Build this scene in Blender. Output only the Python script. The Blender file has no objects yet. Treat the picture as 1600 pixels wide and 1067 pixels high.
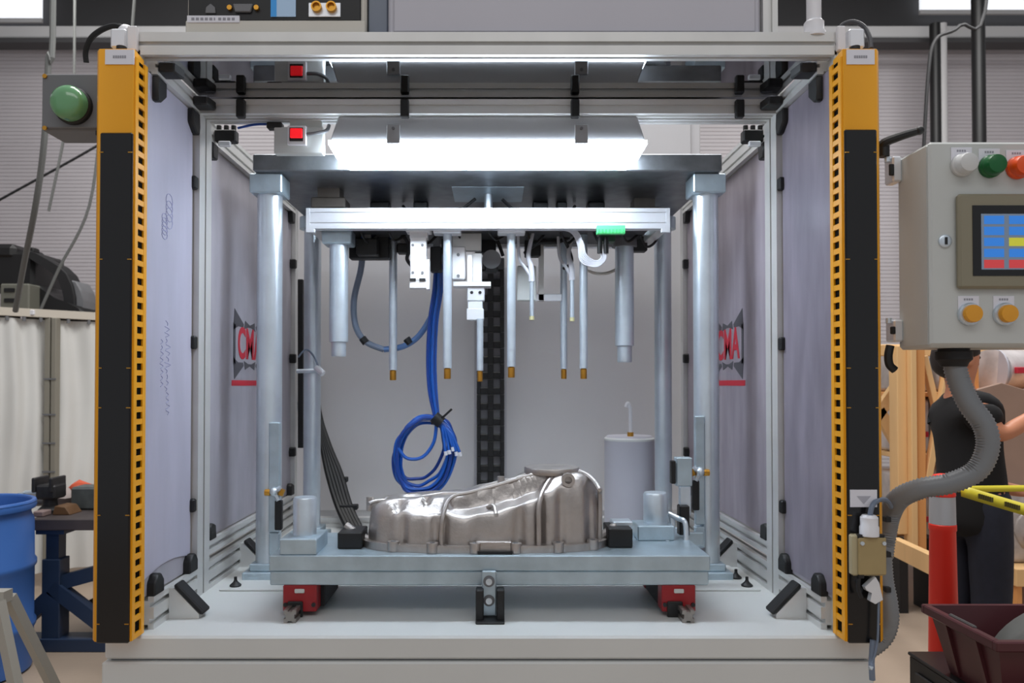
import bpy, bmesh, math, random
from mathutils import Vector, Matrix
random.seed(7)
SC = bpy.context.scene
COL = SC.collection

# ------------------------------------------------------------------ camera, world, lamps, exposure
F, PX, PY, TH = 1180.0, 768.0, 581.5, math.radians(0.9)
CAM = Vector((0, 0, 1.42))
cd = bpy.data.cameras.new('camera'); cam = bpy.data.objects.new('camera', cd); COL.objects.link(cam)
cam.location = CAM; cam.rotation_euler = (math.pi / 2 + TH, 0, 0)
cd.sensor_width = 36.0; cd.sensor_fit = 'HORIZONTAL'; cd.lens = F / 1600 * 36.0
cd.shift_x = (800 - PX) / 1600; cd.shift_y = (PY - 533.5) / 1600
cd.clip_start = 0.05; cd.clip_end = 100
cd.dof.use_dof = True; cd.dof.focus_distance = 2.3; cd.dof.aperture_fstop = 4.0
SC.camera = cam
SC.view_settings.view_transform = 'Standard'; SC.view_settings.look = 'None'
SC.view_settings.exposure = 0.0; SC.view_settings.gamma = 1.0; SC.view_settings.use_curve_mapping = False

w = bpy.data.worlds.new('hall_air'); SC.world = w; w.use_nodes = True
w.node_tree.nodes['Background'].inputs[0].default_value = (0.93, 0.95, 1.0, 1)
w.node_tree.nodes['Background'].inputs[1].default_value = 0.42

def area_lamp(name, loc, rot, sx, sy, power, col=(1, 0.985, 0.97)):
    l = bpy.data.lights.new(name, 'AREA'); l.shape = 'RECTANGLE'; l.size = sx; l.size_y = sy; l.energy = power; l.color = col
    o = bpy.data.objects.new(name, l); COL.objects.link(o); o.location = loc; o.rotation_euler = rot
    return o
area_lamp('fill_lamp', (0.0, -1.5, 5.0), (math.radians(25), 0, 0), 5, 1.2, 45)  # added unseen fill lamp, lights the cell front from behind the camera
area_lamp('fill_lamp', (-3.4, 6.0, 5.4), (math.radians(30), 0, 0), 2.0, 2.0, 85)  # added unseen fill lamp, tilted to brighten the back wall
area_lamp('fill_lamp', (3.8, 5.2, 5.4), (math.radians(20), 0, 0), 2.0, 2.0, 150)  # added unseen fill lamp for the crate side and back wall
area_lamp('fill_lamp', (0.0, 3.0, 5.6), (0, 0, 0), 3.5, 1.6, 210)  # added unseen fill lamp, lifts the cell interior through its open rear roof

# ------------------------------------------------------------------ pixel -> point on the plane y = Y
FWD = Vector((0, math.cos(TH), math.sin(TH))); UP = Vector((0, -math.sin(TH), math.cos(TH))); RT = Vector((1, 0, 0))
def at(px, py, Y):
    d = RT * ((px - PX) / F) + UP * ((PY - py) / F) + FWD
    return CAM + d * (Y / d.y)
def XA(px, Y, py=600): return at(px, py, Y).x
def ZA(py, Y): return at(PX, py, Y).z

# ------------------------------------------------------------------ materials
def lin(c): return tuple((v / 255 / 12.92) if v / 255 <= 0.04045 else ((v / 255 + 0.055) / 1.055) ** 2.4 for v in c)
def mat(name, rgb, rough=0.5, metal=0.0, var=0.0, scale=20.0, bump=0.0, bscale=None, spec=0.5, stretch=None, trans=0.0, coat=0.0):
    m = bpy.data.materials.new(name); m.use_nodes = True
    nt = m.node_tree; b = nt.nodes['Principled BSDF']
    c = lin(rgb)
    b.inputs['Base Color'].default_value = (*c, 1); b.inputs['Roughness'].default_value = rough; b.inputs['Metallic'].default_value = metal
    b.inputs['Specular IOR Level'].default_value = spec; b.inputs['Coat Weight'].default_value = coat
    if trans: b.inputs['Transmission Weight'].default_value = trans
    if var or bump:
        tc = nt.nodes.new('ShaderNodeTexCoord'); mp = nt.nodes.new('ShaderNodeMapping')
        if stretch: mp.inputs['Scale'].default_value = stretch
        nt.links.new(tc.outputs['Object'], mp.inputs['Vector'])
    if var:
        n = nt.nodes.new('ShaderNodeTexNoise'); n.inputs['Scale'].default_value = scale; n.inputs['Detail'].default_value = 5
        nt.links.new(mp.outputs['Vector'], n.inputs['Vector'])
        r = nt.nodes.new('ShaderNodeValToRGB')
        r.color_ramp.elements[0].position = 0.3; r.color_ramp.elements[1].position = 0.7
        r.color_ramp.elements[0].color = (*[v * (1 - var) for v in c], 1); r.color_ramp.elements[1].color = (*[min(1, v * (1 + var)) for v in c], 1)
        nt.links.new(n.outputs['Fac'], r.inputs['Fac']); nt.links.new(r.outputs['Color'], b.inputs['Base Color'])
    if bump:
        n2 = nt.nodes.new('ShaderNodeTexNoise'); n2.inputs['Scale'].default_value = bscale or scale; n2.inputs['Detail'].default_value = 3
        nt.links.new(mp.outputs['Vector'], n2.inputs['Vector'])
        bp = nt.nodes.new('ShaderNodeBump'); bp.inputs['Strength'].default_value = bump; bp.inputs['Distance'].default_value = 0.01
        nt.links.new(n2.outputs['Fac'], bp.inputs['Height']); nt.links.new(bp.outputs['Normal'], b.inputs['Normal'])
    return m
def emit(name, rgb, s):
    m = bpy.data.materials.new(name); m.use_nodes = True; b = m.node_tree.nodes['Principled BSDF']
    b.inputs['Base Color'].default_value = (*lin(rgb), 1); b.inputs['Emission Color'].default_value = (*lin(rgb), 1); b.inputs['Emission Strength'].default_value = s
    return m
def clear_pane(name, tint, ior=1.6, rough=0.03, gain=1.0, add=0.0):
    m = bpy.data.materials.new(name); m.use_nodes = True; nt = m.node_tree; nt.nodes.remove(nt.nodes['Principled BSDF'])
    t = nt.nodes.new('ShaderNodeBsdfTransparent'); t.inputs[0].default_value = (*lin(tint), 1)
    g = nt.nodes.new('ShaderNodeBsdfGlossy'); g.inputs['Roughness'].default_value = rough
    f = nt.nodes.new('ShaderNodeFresnel'); f.inputs[0].default_value = ior
    ma = nt.nodes.new('ShaderNodeMath'); ma.operation = 'MULTIPLY_ADD'; ma.use_clamp = True; ma.inputs[1].default_value = gain; ma.inputs[2].default_value = add
    mx = nt.nodes.new('ShaderNodeMixShader'); o = nt.nodes['Material Output']
    nt.links.new(f.outputs[0], ma.inputs[0]); nt.links.new(ma.outputs[0], mx.inputs[0]); nt.links.new(t.outputs[0], mx.inputs[1]); nt.links.new(g.outputs[0], mx.inputs[2])
    nt.links.new(mx.outputs[0], o.inputs['Surface'])
    return m
def film(name, rgb, var, scale, stretch, rough=0.35, seethrough=0.1):
    m = mat(name, rgb, rough, 0, var, scale, stretch=stretch); nt = m.node_tree; b = nt.nodes['Principled BSDF']; o = nt.nodes['Material Output']
    t = nt.nodes.new('ShaderNodeBsdfTransparent'); tr = nt.nodes.new('ShaderNodeBsdfTranslucent'); tr.inputs[0].default_value = (*lin(rgb), 1)
    a = nt.nodes.new('ShaderNodeMixShader'); a.inputs[0].default_value = 0.3
    c = nt.nodes.new('ShaderNodeMixShader'); c.inputs[0].default_value = seethrough
    nt.links.new(b.outputs[0], a.inputs[1]); nt.links.new(tr.outputs[0], a.inputs[2])
    nt.links.new(a.outputs[0], c.inputs[1]); nt.links.new(t.outputs[0], c.inputs[2]); nt.links.new(c.outputs[0], o.inputs['Surface'])
    return m

ALU = mat('anodised_aluminium', (212, 212, 210), 0.38, 0.35, 0.05, 8)
ALUB = mat('bright_aluminium', (232, 235, 240), 0.32, 0.5, 0.04, 12)
PAINT = mat('pale_grey_paint', (212, 214, 212), 0.42, 0, 0.03, 3, spec=0.5)
YEL = mat('yellow_paint', (238, 165, 12), 0.4, 0, 0.03, 4)
BLK = mat('black_plastic', (20, 20, 21), 0.5)
GLOSSBLK = mat('black_glass', (17, 17, 19), 0.22)
ZINC = mat('zinc_plated_steel', (180, 197, 207), 0.36, 0.58, 0.18, 9, 0.05, 60)
ZINCD = mat('dark_zinc_plate', (126, 130, 134), 0.38, 0.85, 0.25, 14)
CHROME = mat('zinc_chromed_steel', (214, 224, 232), 0.30, 0.72, 0.08, 9)
STEEL = mat('turned_steel', (210, 221, 230), 0.33, 0.62, 0.06, 20)
CAST = mat('cast_aluminium', (186, 180, 176), 0.42, 0.9, 0.12, 18, 0.12, 120)
BRASS = mat('brass', (205, 150, 62), 0.35, 0.9)
WHITE = mat('white_plastic', (232, 232, 236), 0.4)
LABELW = mat('white_label', (226, 226, 234), 0.5)
GREYINK = mat('grey_ink', (150, 150, 158), 0.6)
DARKINK = mat('dark_ink', (40, 40, 46), 0.6)
RED = mat('red_plastic', (196, 22, 34), 0.35)
REDINK = mat('red_ink', (196, 40, 58), 0.55)
BLUETUBE = mat('blue_tube', (30, 94, 188), 0.28)
BLUED = mat('dark_blue_tube', (24, 66, 150), 0.35)
SLEEVE = mat('grey_sleeve', (112, 124, 142), 0.45)
GREEN = mat('green_terminal', (92, 226, 138), 0.4)
GREYBOX = mat('dark_grey_paint', (112, 113, 116), 0.5, 0, 0.05, 6)
RUB = mat('black_rubber', (28, 28, 30), 0.7)
CABW = mat('white_cable_jacket', (196, 197, 204), .45)
BEIGE = mat('beige_plastic', (176, 164, 130), 0.45)
PANELP = mat('enclosure_grey_paint', (196, 199, 196), 0.42, 0, 0.02, 5)
CABG = mat('cabinet_grey_paint', (188, 187, 196), 0.45, 0, 0.03, 2)
BACKG = mat('back_sheet_paint', (205, 204, 206), 0.4, 0, 0.03, 2)

# ------------------------------------------------------------------ mesh collector
WORLD = {}
class MB:
    def __init__(s): s.bm = bmesh.new()
    def _faces(s, vs, fs):
        bv = [s.bm.verts.new(v) for v in vs]; out = []
        for f in fs:
            try: out.append(s.bm.faces.new([bv[i] for i in f]))
            except ValueError: pass
        return bv, out
    def box(s, x0, x1, y0, y1, z0, z1, bev=0.0, seg=1):
        x0, x1 = min(x0, x1), max(x0, x1); y0, y1 = min(y0, y1), max(y0, y1); z0, z1 = min(z0, z1), max(z0, z1)
        bv, fs = s._faces([(x, y, z) for x in (x0, x1) for y in (y0, y1) for z in (z0, z1)],
                 [(0, 1, 3, 2), (4, 6, 7, 5), (0, 4, 5, 1), (2, 3, 7, 6), (0, 2, 6, 4), (1, 5, 7, 3)])
        if bev:
            es = list({e for f in fs for e in f.edges})
            bmesh.ops.bevel(s.bm, geom=es, offset=bev, segments=seg, affect='EDGES', profile=0.5)
        return s
    def pbox(s, a, b, c, d, Yf, Yb, bev=0.0):          # front face spans pixels (a,b)-(c,d) at depth Yf
        p, q = at(a, b, Yf), at(c, d, Yf)
        return s.box(p.x, q.x, Yf, Yb, q.z, p.z, bev)
    def cyl(s, p0, p1, r0, r1=None, n=20, caps=True):
        r1 = r0 if r1 is None else r1
        p0, p1 = Vector(p0), Vector(p1); d = (p1 - p0).normalized()
        a = d.orthogonal().normalized(); b = d.cross(a)
        vs = []
        for p, r in ((p0, r0), (p1, r1)):
            for i in range(n):
                t = 2 * math.pi * i / n; vs.append(p + a * (r * math.cos(t)) + b * (r * math.sin(t)))
        fs = [(i, (i + 1) % n, n + (i + 1) % n, n + i) for i in range(n)]
        if caps: fs += [tuple(range(n - 1, -1, -1)), tuple(range(n, 2 * n))]
        s._faces(vs, fs); return s
    def tube(s, pts, r, n=8, sub=6, closed=False):
        P = [Vector(p) for p in pts]
        if sub > 1 and len(P) > 2:
            Q = []; m = len(P); last = m if closed else m - 1
            for i in range(last):
                if closed: a, b, c, d = P[(i - 1) % m], P[i], P[(i + 1) % m], P[(i + 2) % m]
                else: a, b, c, d = P[max(i - 1, 0)], P[i], P[i + 1], P[min(i + 2, m - 1)]
                for k in range(sub):
                    t = k / sub
                    Q.append(0.5 * ((2 * b) + (c - a) * t + (2 * a - 5 * b + 4 * c - d) * t * t + (3 * b - a - 3 * c + d) * t ** 3))
            if not closed: Q.append(P[-1])
            P = Q
        m = len(P); nrm = None; rings = []
        for i in range(m):
            if closed: tg = (P[(i + 1) % m] - P[(i - 1) % m])
            else: tg = P[min(i + 1, m - 1)] - P[max(i - 1, 0)]
            if tg.length < 1e-9: tg = Vector((0, 0, 1))
            tg.normalize()
            nrm = tg.orthogonal().normalized() if nrm is None else (nrm - tg * nrm.dot(tg)).normalized()
            bn = tg.cross(nrm); rr = r(i / (m - 1)) if callable(r) else r
            rings.append([s.bm.verts.new(P[i] + nrm * (rr * math.cos(2 * math.pi * k / n)) + bn * (rr * math.sin(2 * math.pi * k / n))) for k in range(n)])
        for i in range(m if closed else m - 1):
            A, B = rings[i], rings[(i + 1) % m]
            for k in range(n): s.bm.faces.new((A[k], A[(k + 1) % n], B[(k + 1) % n], B[k]))
        if not closed: s.bm.faces.new(rings[0][::-1]); s.bm.faces.new(rings[-1])
        return s
    def lathe(s, prof, c, n=32, axis='Z'):
        c = Vector(c); rings = []
        def P(r, h, t):
            u, v = r * math.cos(t), r * math.sin(t)
            return c + (Vector((u, v, h)) if axis == 'Z' else Vector((u, -h, v)) if axis == '-Y' else Vector((h, u, v)))
        for r, h in prof:
            rings.append([s.bm.verts.new(P(max(r, 1e-4), h, 2 * math.pi * k / n)) for k in range(n)])
        for A, B in zip(rings, rings[1:]):
            for k in range(n): s.bm.faces.new((A[k], A[(k + 1) % n], B[(k + 1) % n], B[k]))
        s.bm.faces.new(rings[0][::-1]); s.bm.faces.new(rings[-1]); return s
    def prism(s, poly, plane, a0, a1, bev=0.0):
        n = len(poly)
        f = {'XZ': lambda u, v, a: (u, a, v), 'XY': lambda u, v, a: (u, v, a), 'YZ': lambda u, v, a: (a, u, v)}[plane]
        bv, fs = s._faces([f(u, v, a) for a in (a0, a1) for u, v in poly],
                 [(i, (i + 1) % n, n + (i + 1) % n, n + i) for i in range(n)] + [tuple(range(n - 1, -1, -1)), tuple(range(n, 2 * n))])
        if bev:
            es = list({e for q in fs for e in q.edges}); bmesh.ops.bevel(s.bm, geom=es, offset=bev, segments=1, affect='EDGES')
        return s
    def ball(s, c, rx, ry=None, rz=None, sub=2, jit=0.0):
        ry = ry or rx; rz = rz or rx
        r = bmesh.ops.create_icosphere(s.bm, subdivisions=sub, radius=1.0)
        for v in r['verts']:
            j = 1 + random.uniform(-jit, jit); v.co = Vector((c[0] + v.co.x * rx * j, c[1] + v.co.y * ry * j, c[2] + v.co.z * rz * j))
        return s
    def profile(s, axis, a0, a1, c1, c2, w, h, nw=1, nh=1, sl=0.010, dp=0.007):
        def side(L, n):                                    # offsets along a side: (along, depth)
            out = []
            for k in range(n):
                m = -L / 2 + L * (k + 0.5) / n
                out += [(m - sl / 2, 0), (m - sl / 2, dp), (m + sl / 2, dp), (m + sl / 2, 0)]
            return out
        poly = [(-w / 2, -h / 2)] + [(u, -h / 2 + d) for u, d in side(w, nw)]
        poly += [(w / 2, -h / 2)] + [(w / 2 - d, u) for u, d in side(h, nh)]
        poly += [(w / 2, h / 2)] + [(-u, h / 2 - d) for u, d in side(w, nw)]
        poly += [(-w / 2, h / 2)] + [(-w / 2 + d, -u) for u, d in side(h, nh)]
        poly = [(c1 + u, c2 + v) for u, v in poly]
        return s.prism(poly, {'X': 'YZ', 'Y': 'XZ', 'Z': 'XY'}[axis], a0, a1)
    def build(s, name, m, parent=None, sharp=35):
        bm = s.bm
        bmesh.ops.recalc_face_normals(bm, faces=bm.faces)
        vs = [v.co for v in bm.verts]
        lo = Vector([min(v[i] for v in vs) for i in range(3)]); hi = Vector([max(v[i] for v in vs) for i in range(3)])
        c = (lo + hi) / 2
        if parent is None: c.z = lo.z
        for v in bm.verts: v.co -= c
        me = bpy.data.meshes.new(name); bm.to_mesh(me); bm.free()
        for p in me.polygons: p.use_smooth = True
        me.set_sharp_from_angle(angle=math.radians(sharp))
        me.materials.append(m)
        o = bpy.data.objects.new(name, me); COL.objects.link(o)
        if parent is not None: o.parent = parent; o.location = c - WORLD[parent.name]
        else: o.location = c
        WORLD[o.name] = c
        return o

def tag(o, label=None, cat=None, group=None, kind=None):
    for k, v in (('label', label), ('category', cat), ('group', group), ('kind', kind)):
        if v: o[k] = v
    return o
def thing(name, label, cat, loc=(0, 0, 0), group=None):
    o = bpy.data.objects.new(name, None); COL.objects.link(o); o.location = loc; o.empty_display_size = 0.05
    WORLD[o.name] = Vector(loc); return tag(o, label, cat, group)
def text(name, body, size, mtx, m, parent, ext=0.0006, bold=0.0, xscale=1.0):
    c = bpy.data.curves.new(name, 'FONT'); c.body = body; c.size = size; c.extrude = ext; c.offset = bold
    c.align_x = 'CENTER'; c.align_y = 'CENTER'; c.materials.append(m)
    tmp = bpy.data.objects.new(name + '_curve', c); COL.objects.link(tmp)
    bpy.context.view_layer.update()
    me = bpy.data.meshes.new_from_object(tmp.evaluated_get(bpy.context.evaluated_depsgraph_get()))
    bpy.data.objects.remove(tmp); me.name = name
    o = bpy.data.objects.new(name, me); COL.objects.link(o); o.parent = parent
    o.matrix_local = Matrix.Translation(-WORLD[parent.name]) @ mtx @ Matrix.Diagonal((xscale, 1, 1, 1))
    return o
FACE = Matrix.Rotation(math.pi / 2, 4, 'X')               # text that faces the front (-Y)
def clone(o, parent=None, offset=None):
    c = o.copy(); COL.objects.link(c); c.parent = parent if parent else o.parent
    if offset is not None: c.location = o.location + Vector(offset)
    return c
# ------------------------------------------------------------------ the hall
CONC = mat('concrete_floor', (176, 158, 140), 0.5, 0, 0.12, 1.6, 0.05, 30)
SIDING = mat('wall_siding', (196, 192, 196), 0.5, 0, 0.05, 0.8)
DARKROOF = mat('dark_roof', (62, 62, 64), 0.7, 0, 0.1, 1)
LIGHTBEAM = mat('painted_beam', (205, 205, 206), 0.5)
def structure(mb, name, m): return tag(mb.build(name, m), kind='structure')
structure(MB().box(-8, 8, -3, 9.3, -0.1, 0), 'floor', CONC)
def siding(axis, c, a0, a1, z0, z1, pitch=0.16):
    mb = MB(); n = int((z1 - z0) / pitch); vs = []; fs = []
    prof = [(0, 0), (0.01, 0.15), (0.01, 0.85), (0, 1)]
    for i in range(n):
        for d, t in prof[:3] + ([prof[3]] if i == n - 1 else []):
            z = z0 + (i + t) * pitch
            for a in (a0, a1): vs.append((a, c - d, z) if axis == 'Y' else (c + (d if c < 0 else -d), a, z))
    for i in range(len(vs) // 2 - 1): fs.append((2 * i, 2 * i + 1, 2 * i + 3, 2 * i + 2))
    mb._faces(vs, fs); return mb
structure(siding('Y', 9.2, -8, 8, 0, 5.6, 0.046), 'wall_back', SIDING)
structure(siding('X', -8.0, -3, 9.2, 0, 5.6, 0.046), 'wall_left', SIDING)
structure(siding('X', 8.0, -3, 9.2, 0, 5.6, 0.046), 'wall_right', SIDING)
structure(MB().box(-8, 8, 4.5, 9.3, 6.35, 6.45), 'ceiling', DARKROOF)
structure(MB().box(-8, 8, 9.12, 9.3, 5.6, 6.35), 'trim_1', DARKROOF)
structure(MB().box(-8, 8, 8.7, 8.78, ZA(58, 8.7), ZA(40, 8.7), 0.01), 'trim_2', LIGHTBEAM)
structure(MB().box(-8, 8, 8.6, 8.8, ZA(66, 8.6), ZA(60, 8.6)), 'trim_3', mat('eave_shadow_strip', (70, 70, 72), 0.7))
GLOW = emit('daylit_skylight', (240, 243, 250), 0.95)
for i, (a, b, c, d) in enumerate(((-140, -60, 62, 30), (1440, -60, 1760, 17))):
    o = structure(MB().pbox(a, b, c, d, 9.0, 9.06), 'window_%d' % (i + 1), GLOW)
    p, q = at(a, b, 9.0), at(c, d, 9.0)
    MB().box(p.x - .04, q.x + .04, 8.97, 9.0, q.z - .05, q.z).build('window_frame', LIGHTBEAM, o)

# ------------------------------------------------------------------ machine base
ZB = 0.759
base = thing('machine_base', 'pale grey welded steel base carrying the whole test cell', 'machine base', (0, 2.8, 0))
XL, XR = -1.015, 0.995
MB().box(XL, XR, 1.99, 3.70, 0.698, ZB, 0.006).build('top_slab', PAINT, base)
MB().box(XL + .012, XR - .012, 2.004, 3.69, 0.690, 0.698).build('seam', GREYBOX, base)
MB().box(XL - .004, XR + .004, 1.984, 3.70, 0.06, 0.693, 0.004).build('lower_body', PAINT, base)
for x in (XL + .08, XR - .08):
    for y in (2.1, 3.6): MB().cyl((x, y, 0), (x, y, 0.07), 0.04, n=14).build('levelling_foot', GREYBOX, base)
# raised deck plates beside the table (each carries anchor knobs)
for x0, x1 in ((-0.87, -0.66), (0.65, 0.86)):
    MB().box(x0, x1, 2.42, 3.2, ZB, ZB + .006, .002).build('deck_plate', PAINT, base)
for px, py, Y in ((320, 918, 2.46), (368, 918, 2.46), (1150, 906, 2.56), (1167, 918, 2.46), (1200, 906, 2.56), (1214, 918, 2.46)):
    p = at(px, py, Y); z = ZB + .006 if -.87 < p.x < .86 else ZB
    MB().lathe([(.018, 0), (.019, .004), (.008, .014), (.005, .02), (.005, .03)], (p.x, Y, z), 12).build('anchor_knob', BLK, base)
# linear rails (front ends show below the table)
RAIL = mat('rail_steel', (150, 144, 138), 0.4, 0.8, 0.1, 30)
for x in (-0.558, 0.545):
    MB().profile('Y', 2.10, 3.2, x, ZB + .0175, .034, .035, 1, 1, .012, .005).build('linear_rail', RAIL, base)
# latch pocket and catch in front of the table
MB().box(-.044, .036, 2.085, 2.149, ZB, ZB + .006, .002).build('latch_pocket', BLK, base)
MB().box(-.044, -.022, 2.11, 2.149, ZB, ZB + .088, .003).box(.014, .036, 2.11, 2.149, ZB, ZB + .088, .003).build('latch_cheek', BLK, base)

# ------------------------------------------------------------------ cell frame (aluminium profile)
fr = thing('cell_frame', 'silver slotted aluminium frame glazed around the test cell', 'frame', (0, 2.8, ZB))
XI, XJ = -0.91, 0.888          # inner faces
W = .045
posts = []
for Yc in (2.0225, 2.3675, 2.4225, 3.52):
    for xc in (XI - W / 2, XJ + W / 2):
        zt = 2.31
        if Yc < 2.1: xc += -.027 if xc < 0 else .027
        posts.append(MB().profile('Z', ZB, zt, xc, Yc, W, W, 1, 0, .012, .012).build('post', ALU, fr))
MB().profile('X', XI - W - .002, XJ + W - .012, 2.02, (2.298 + 2.359) / 2, .04, .061, 1, 1, .011, .010).build('front_beam', ALU, fr)
for Yc in (2.3675, 2.4225, 3.52):
    MB().profile('X', XI, XJ, Yc, 2.2875, W, W).build('cross_beam', ALU, fr)
MB().profile('X', XI - W, XJ + W, 2.40, 2.3345, .06, .049, 1, 1).build('roof_spacer', ALU, fr)
for xc in (XI - W / 2, XJ + W / 2):
    MB().profile('Y', 2.045, 2.345, xc, 2.2875, W, W).build('side_rail', ALU, fr)
    MB().profile('Y', 2.445, 3.4975, xc, 2.2475, W, .075, 1, 2).build('side_rail', ALU, fr)
    MB().profile('Y', 2.045, 2.345, xc, .803, W, .088, 1, 2, .013, .012).build('side_rail', ALU, fr)
    MB().profile('Y', 2.445, 3.4975, xc, .803, W, .088, 1, 2, .013, .012).build('side_rail', ALU, fr)
    MB().profile('Y', 2.445, 3.4975, xc, .892, W, W, 1, 1, .013, .012).build('side_rail', ALU, fr)
MB().profile('X', XI, XJ, 3.52, .78, W, W).build('cross_beam', ALU, fr)
ROOFPANE = clear_pane('clear_roof_pane', (214, 214, 222), 1.75, 0.02, 1.4, 0.14)
MB().box(XI + .002, XJ - .002, 2.042, 2.368, 2.313, 2.319).build('roof_pane', ROOFPANE, fr)
# side panes in the slots
FILM_L = film('white_protective_film', (214, 212, 228), 0.07, 5, (1, 3, .6), .35, .03)
FILM_R = film('mottled_protective_film', (164, 157, 170), 0.18, 6, (1, 3, .7), .3, .05)
PANE_L = film('scuffed_pane', (194, 191, 200), 0.16, 5, (1, 2, .6), .25, .06)
PANE_R = film('scuffed_pane_violet', (180, 172, 182), 0.2, 6, (1, 2.5, .5), .25, .06)
xl, xr = XI - W / 2, XJ + W / 2
pl1 = MB().box(xl - .003, xl + .003, 2.006, 2.34, .85, 2.262).build('side_pane', PANE_L, fr)
pr1 = MB().box(xr - .003, xr + .003, 2.006, 2.34, .85, 2.262).build('side_pane', PANE_L, fr)
pl2 = MB().box(xl - .003, xl + .003, 2.45, 3.495, .918, 2.205).build('side_pane', PANE_L, fr)
pr2 = MB().box(xr - .003, xr + .003, 2.45, 3.495, .918, 2.205).build('side_pane', PANE_R, fr)
# protective film sheets hanging on the front panes (left one has a curling, curved lower edge)
poly = [(2.007, 2.262), (2.325, 2.262)] + [(2.325 - .318 * t, .895 + .02 * math.sin(t * 3.1) ) for t in [k / 8 for k in range(9)]]
tag(MB().prism([(y, z) for y, z in poly], 'YZ', xl + .004, xl + .007).build('protective_film', FILM_L, pl1), 'whitish lavender protective film with a curved lower edge')
tag(MB().box(xr - .007, xr - .004, 2.007, 2.335, .862, 2.262).build('protective_film', FILM_R, pr1), 'violet grey mottled protective film')
# handwriting on the left film
INK = mat('blue_pen_ink', (172, 174, 208), 0.6)
mb = MB()
for (zc, yc, n, h, wd) in ((1.905, 2.16, 4, .05, .022), (1.86, 2.13, 5, .03, .018)):
    for k in range(n):
        zz = zc - h * .9 * (k - n / 2) * .45
        mb.tube([(xl + .0078, yc + wd * math.cos(t), zz + h * .4 * math.sin(t)) for t in [i * .8 for i in range(9)]], .0011, 4, 2)
for k in range(16):
    zz = 1.60 - k * .017
    mb.tube([(xl + .0078, 2.135 + random.uniform(0, .02), zz), (xl + .0078, 2.15 + random.uniform(0, .03), zz - .006), (xl + .0078, 2.14 + random.uniform(0, .02), zz - .013)], .0010, 4, 2)
for k in range(8):
    zz = 1.545 - k * .017
    mb.tube([(xl + .0078, 2.105 + random.uniform(0, .01), zz), (xl + .0078, 2.12 + random.uniform(0, .01), zz - .006), (xl + .0078, 2.11, zz - .013)], .0010, 4, 2)
tag(mb.build('handwriting', INK, pl1), kind='stuff')
# printed emblem on the rear side panes
LOGOG = mat('logo_grey', (78, 76, 82), 0.5); LOGOW = mat('logo_pale', (176, 174, 178), 0.5)
def emblem(pane, x, sgn):
    yc, zc = 2.90, 1.566
    def tri(name, pts, m, dx):
        mb = MB(); mb.prism([(yc + sgn * u, zc + v) for u, v in pts], 'YZ', x, x + dx); mb.build(name, m, pane)
    dx = .0012 if x < 0 else -.0012
    hw, hh = .185, .085
    # side bars, then spiked corner pieces and the notched centre marks
    tri('logo_bar', [(-hw, -.075), (-hw + .022, -.07), (-hw + .022, .07), (-hw, .075)], LOGOG, dx)
    tri('logo_bar', [(hw, -.075), (hw - .022, -.07), (hw - .022, .07), (hw, .075)], LOGOG, dx)
    for sv in (1, -1):
        for su in (1, -1):
            tri('logo_spike', [(su * hw, sv * .05), (su * (hw - .012), sv * .128), (su * .072, sv * .078), (su * .078, sv * .066), (su * (hw - .05), sv * .066)], LOGOG, dx)
        tri('logo_notch', [(-.066, sv * .06), (-.055, sv * .092), (0, sv * .078), (.055, sv * .092), (.066, sv * .06), (.02, sv * .07), (-.02, sv * .07)], LOGOG, dx)
    tri('logo_underline', [(-.2, -.152), (.2, -.152), (.2, -.132), (-.2, -.132)], REDINK, dx)
    rot = Matrix.Rotation(math.pi / 2 if x < 0 else -math.pi / 2, 4, 'Z')
    text('logo_letters', 'CMA', .16, Matrix.Translation((x + dx * .6, yc, zc)) @ rot @ FACE, REDINK, pane, .0005, .004, .80)
emblem(pl2, xl + .0032, 1); emblem(pr2, xr - .0032, 1)
# black clamps holding the panes, and corner clips
def clamp(x0, x1, Y0, Y1, z, h=.04):
    m = MB().box(x0, x1, Y0, Y1, z - h / 2, z + h / 2, .004).build('panel_clamp', BLK, fr)
    MB().cyl(((x0 + x1) / 2, Y0 - .003, z), ((x0 + x1) / 2, Y0, z), .006, n=10).build('clamp_screw', RUB, m)
for z in (ZA(285, 2.33), ZA(535, 2.33), ZA(790, 2.33)):
    clamp(-.965, -.913, 2.322, 2.346, z); clamp(.889, .945, 2.322, 2.346, z - .004)
for z in (ZA(412, 3.48), ZA(560, 3.48), ZA(706, 3.48)):
    clamp(-.952, -.903, 3.47, 3.4985, z, .042); clamp(.885, .934, 3.47, 3.4985, z, .042)
for px in (375, 632, 899, 1157):
    x = XA(px, 2.34); MB().box(x - .013, x + .013, 2.325, 2.346, 2.247, 2.304, .003).build('panel_clamp', BLK, fr)
def clip(x, y, z, pts, plane, t):                          # winged corner clip
    c = {'YZ': (y, z), 'XY': (x, y), 'XZ': (x, z)}[plane]; a = {'YZ': x, 'XY': z, 'XZ': y}[plane]
    MB().prism([(c[0] + u, c[1] + v) for u, v in pts], plane, a - t / 2, a + t / 2, .004).build('corner_clip', BLK, fr)
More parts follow.
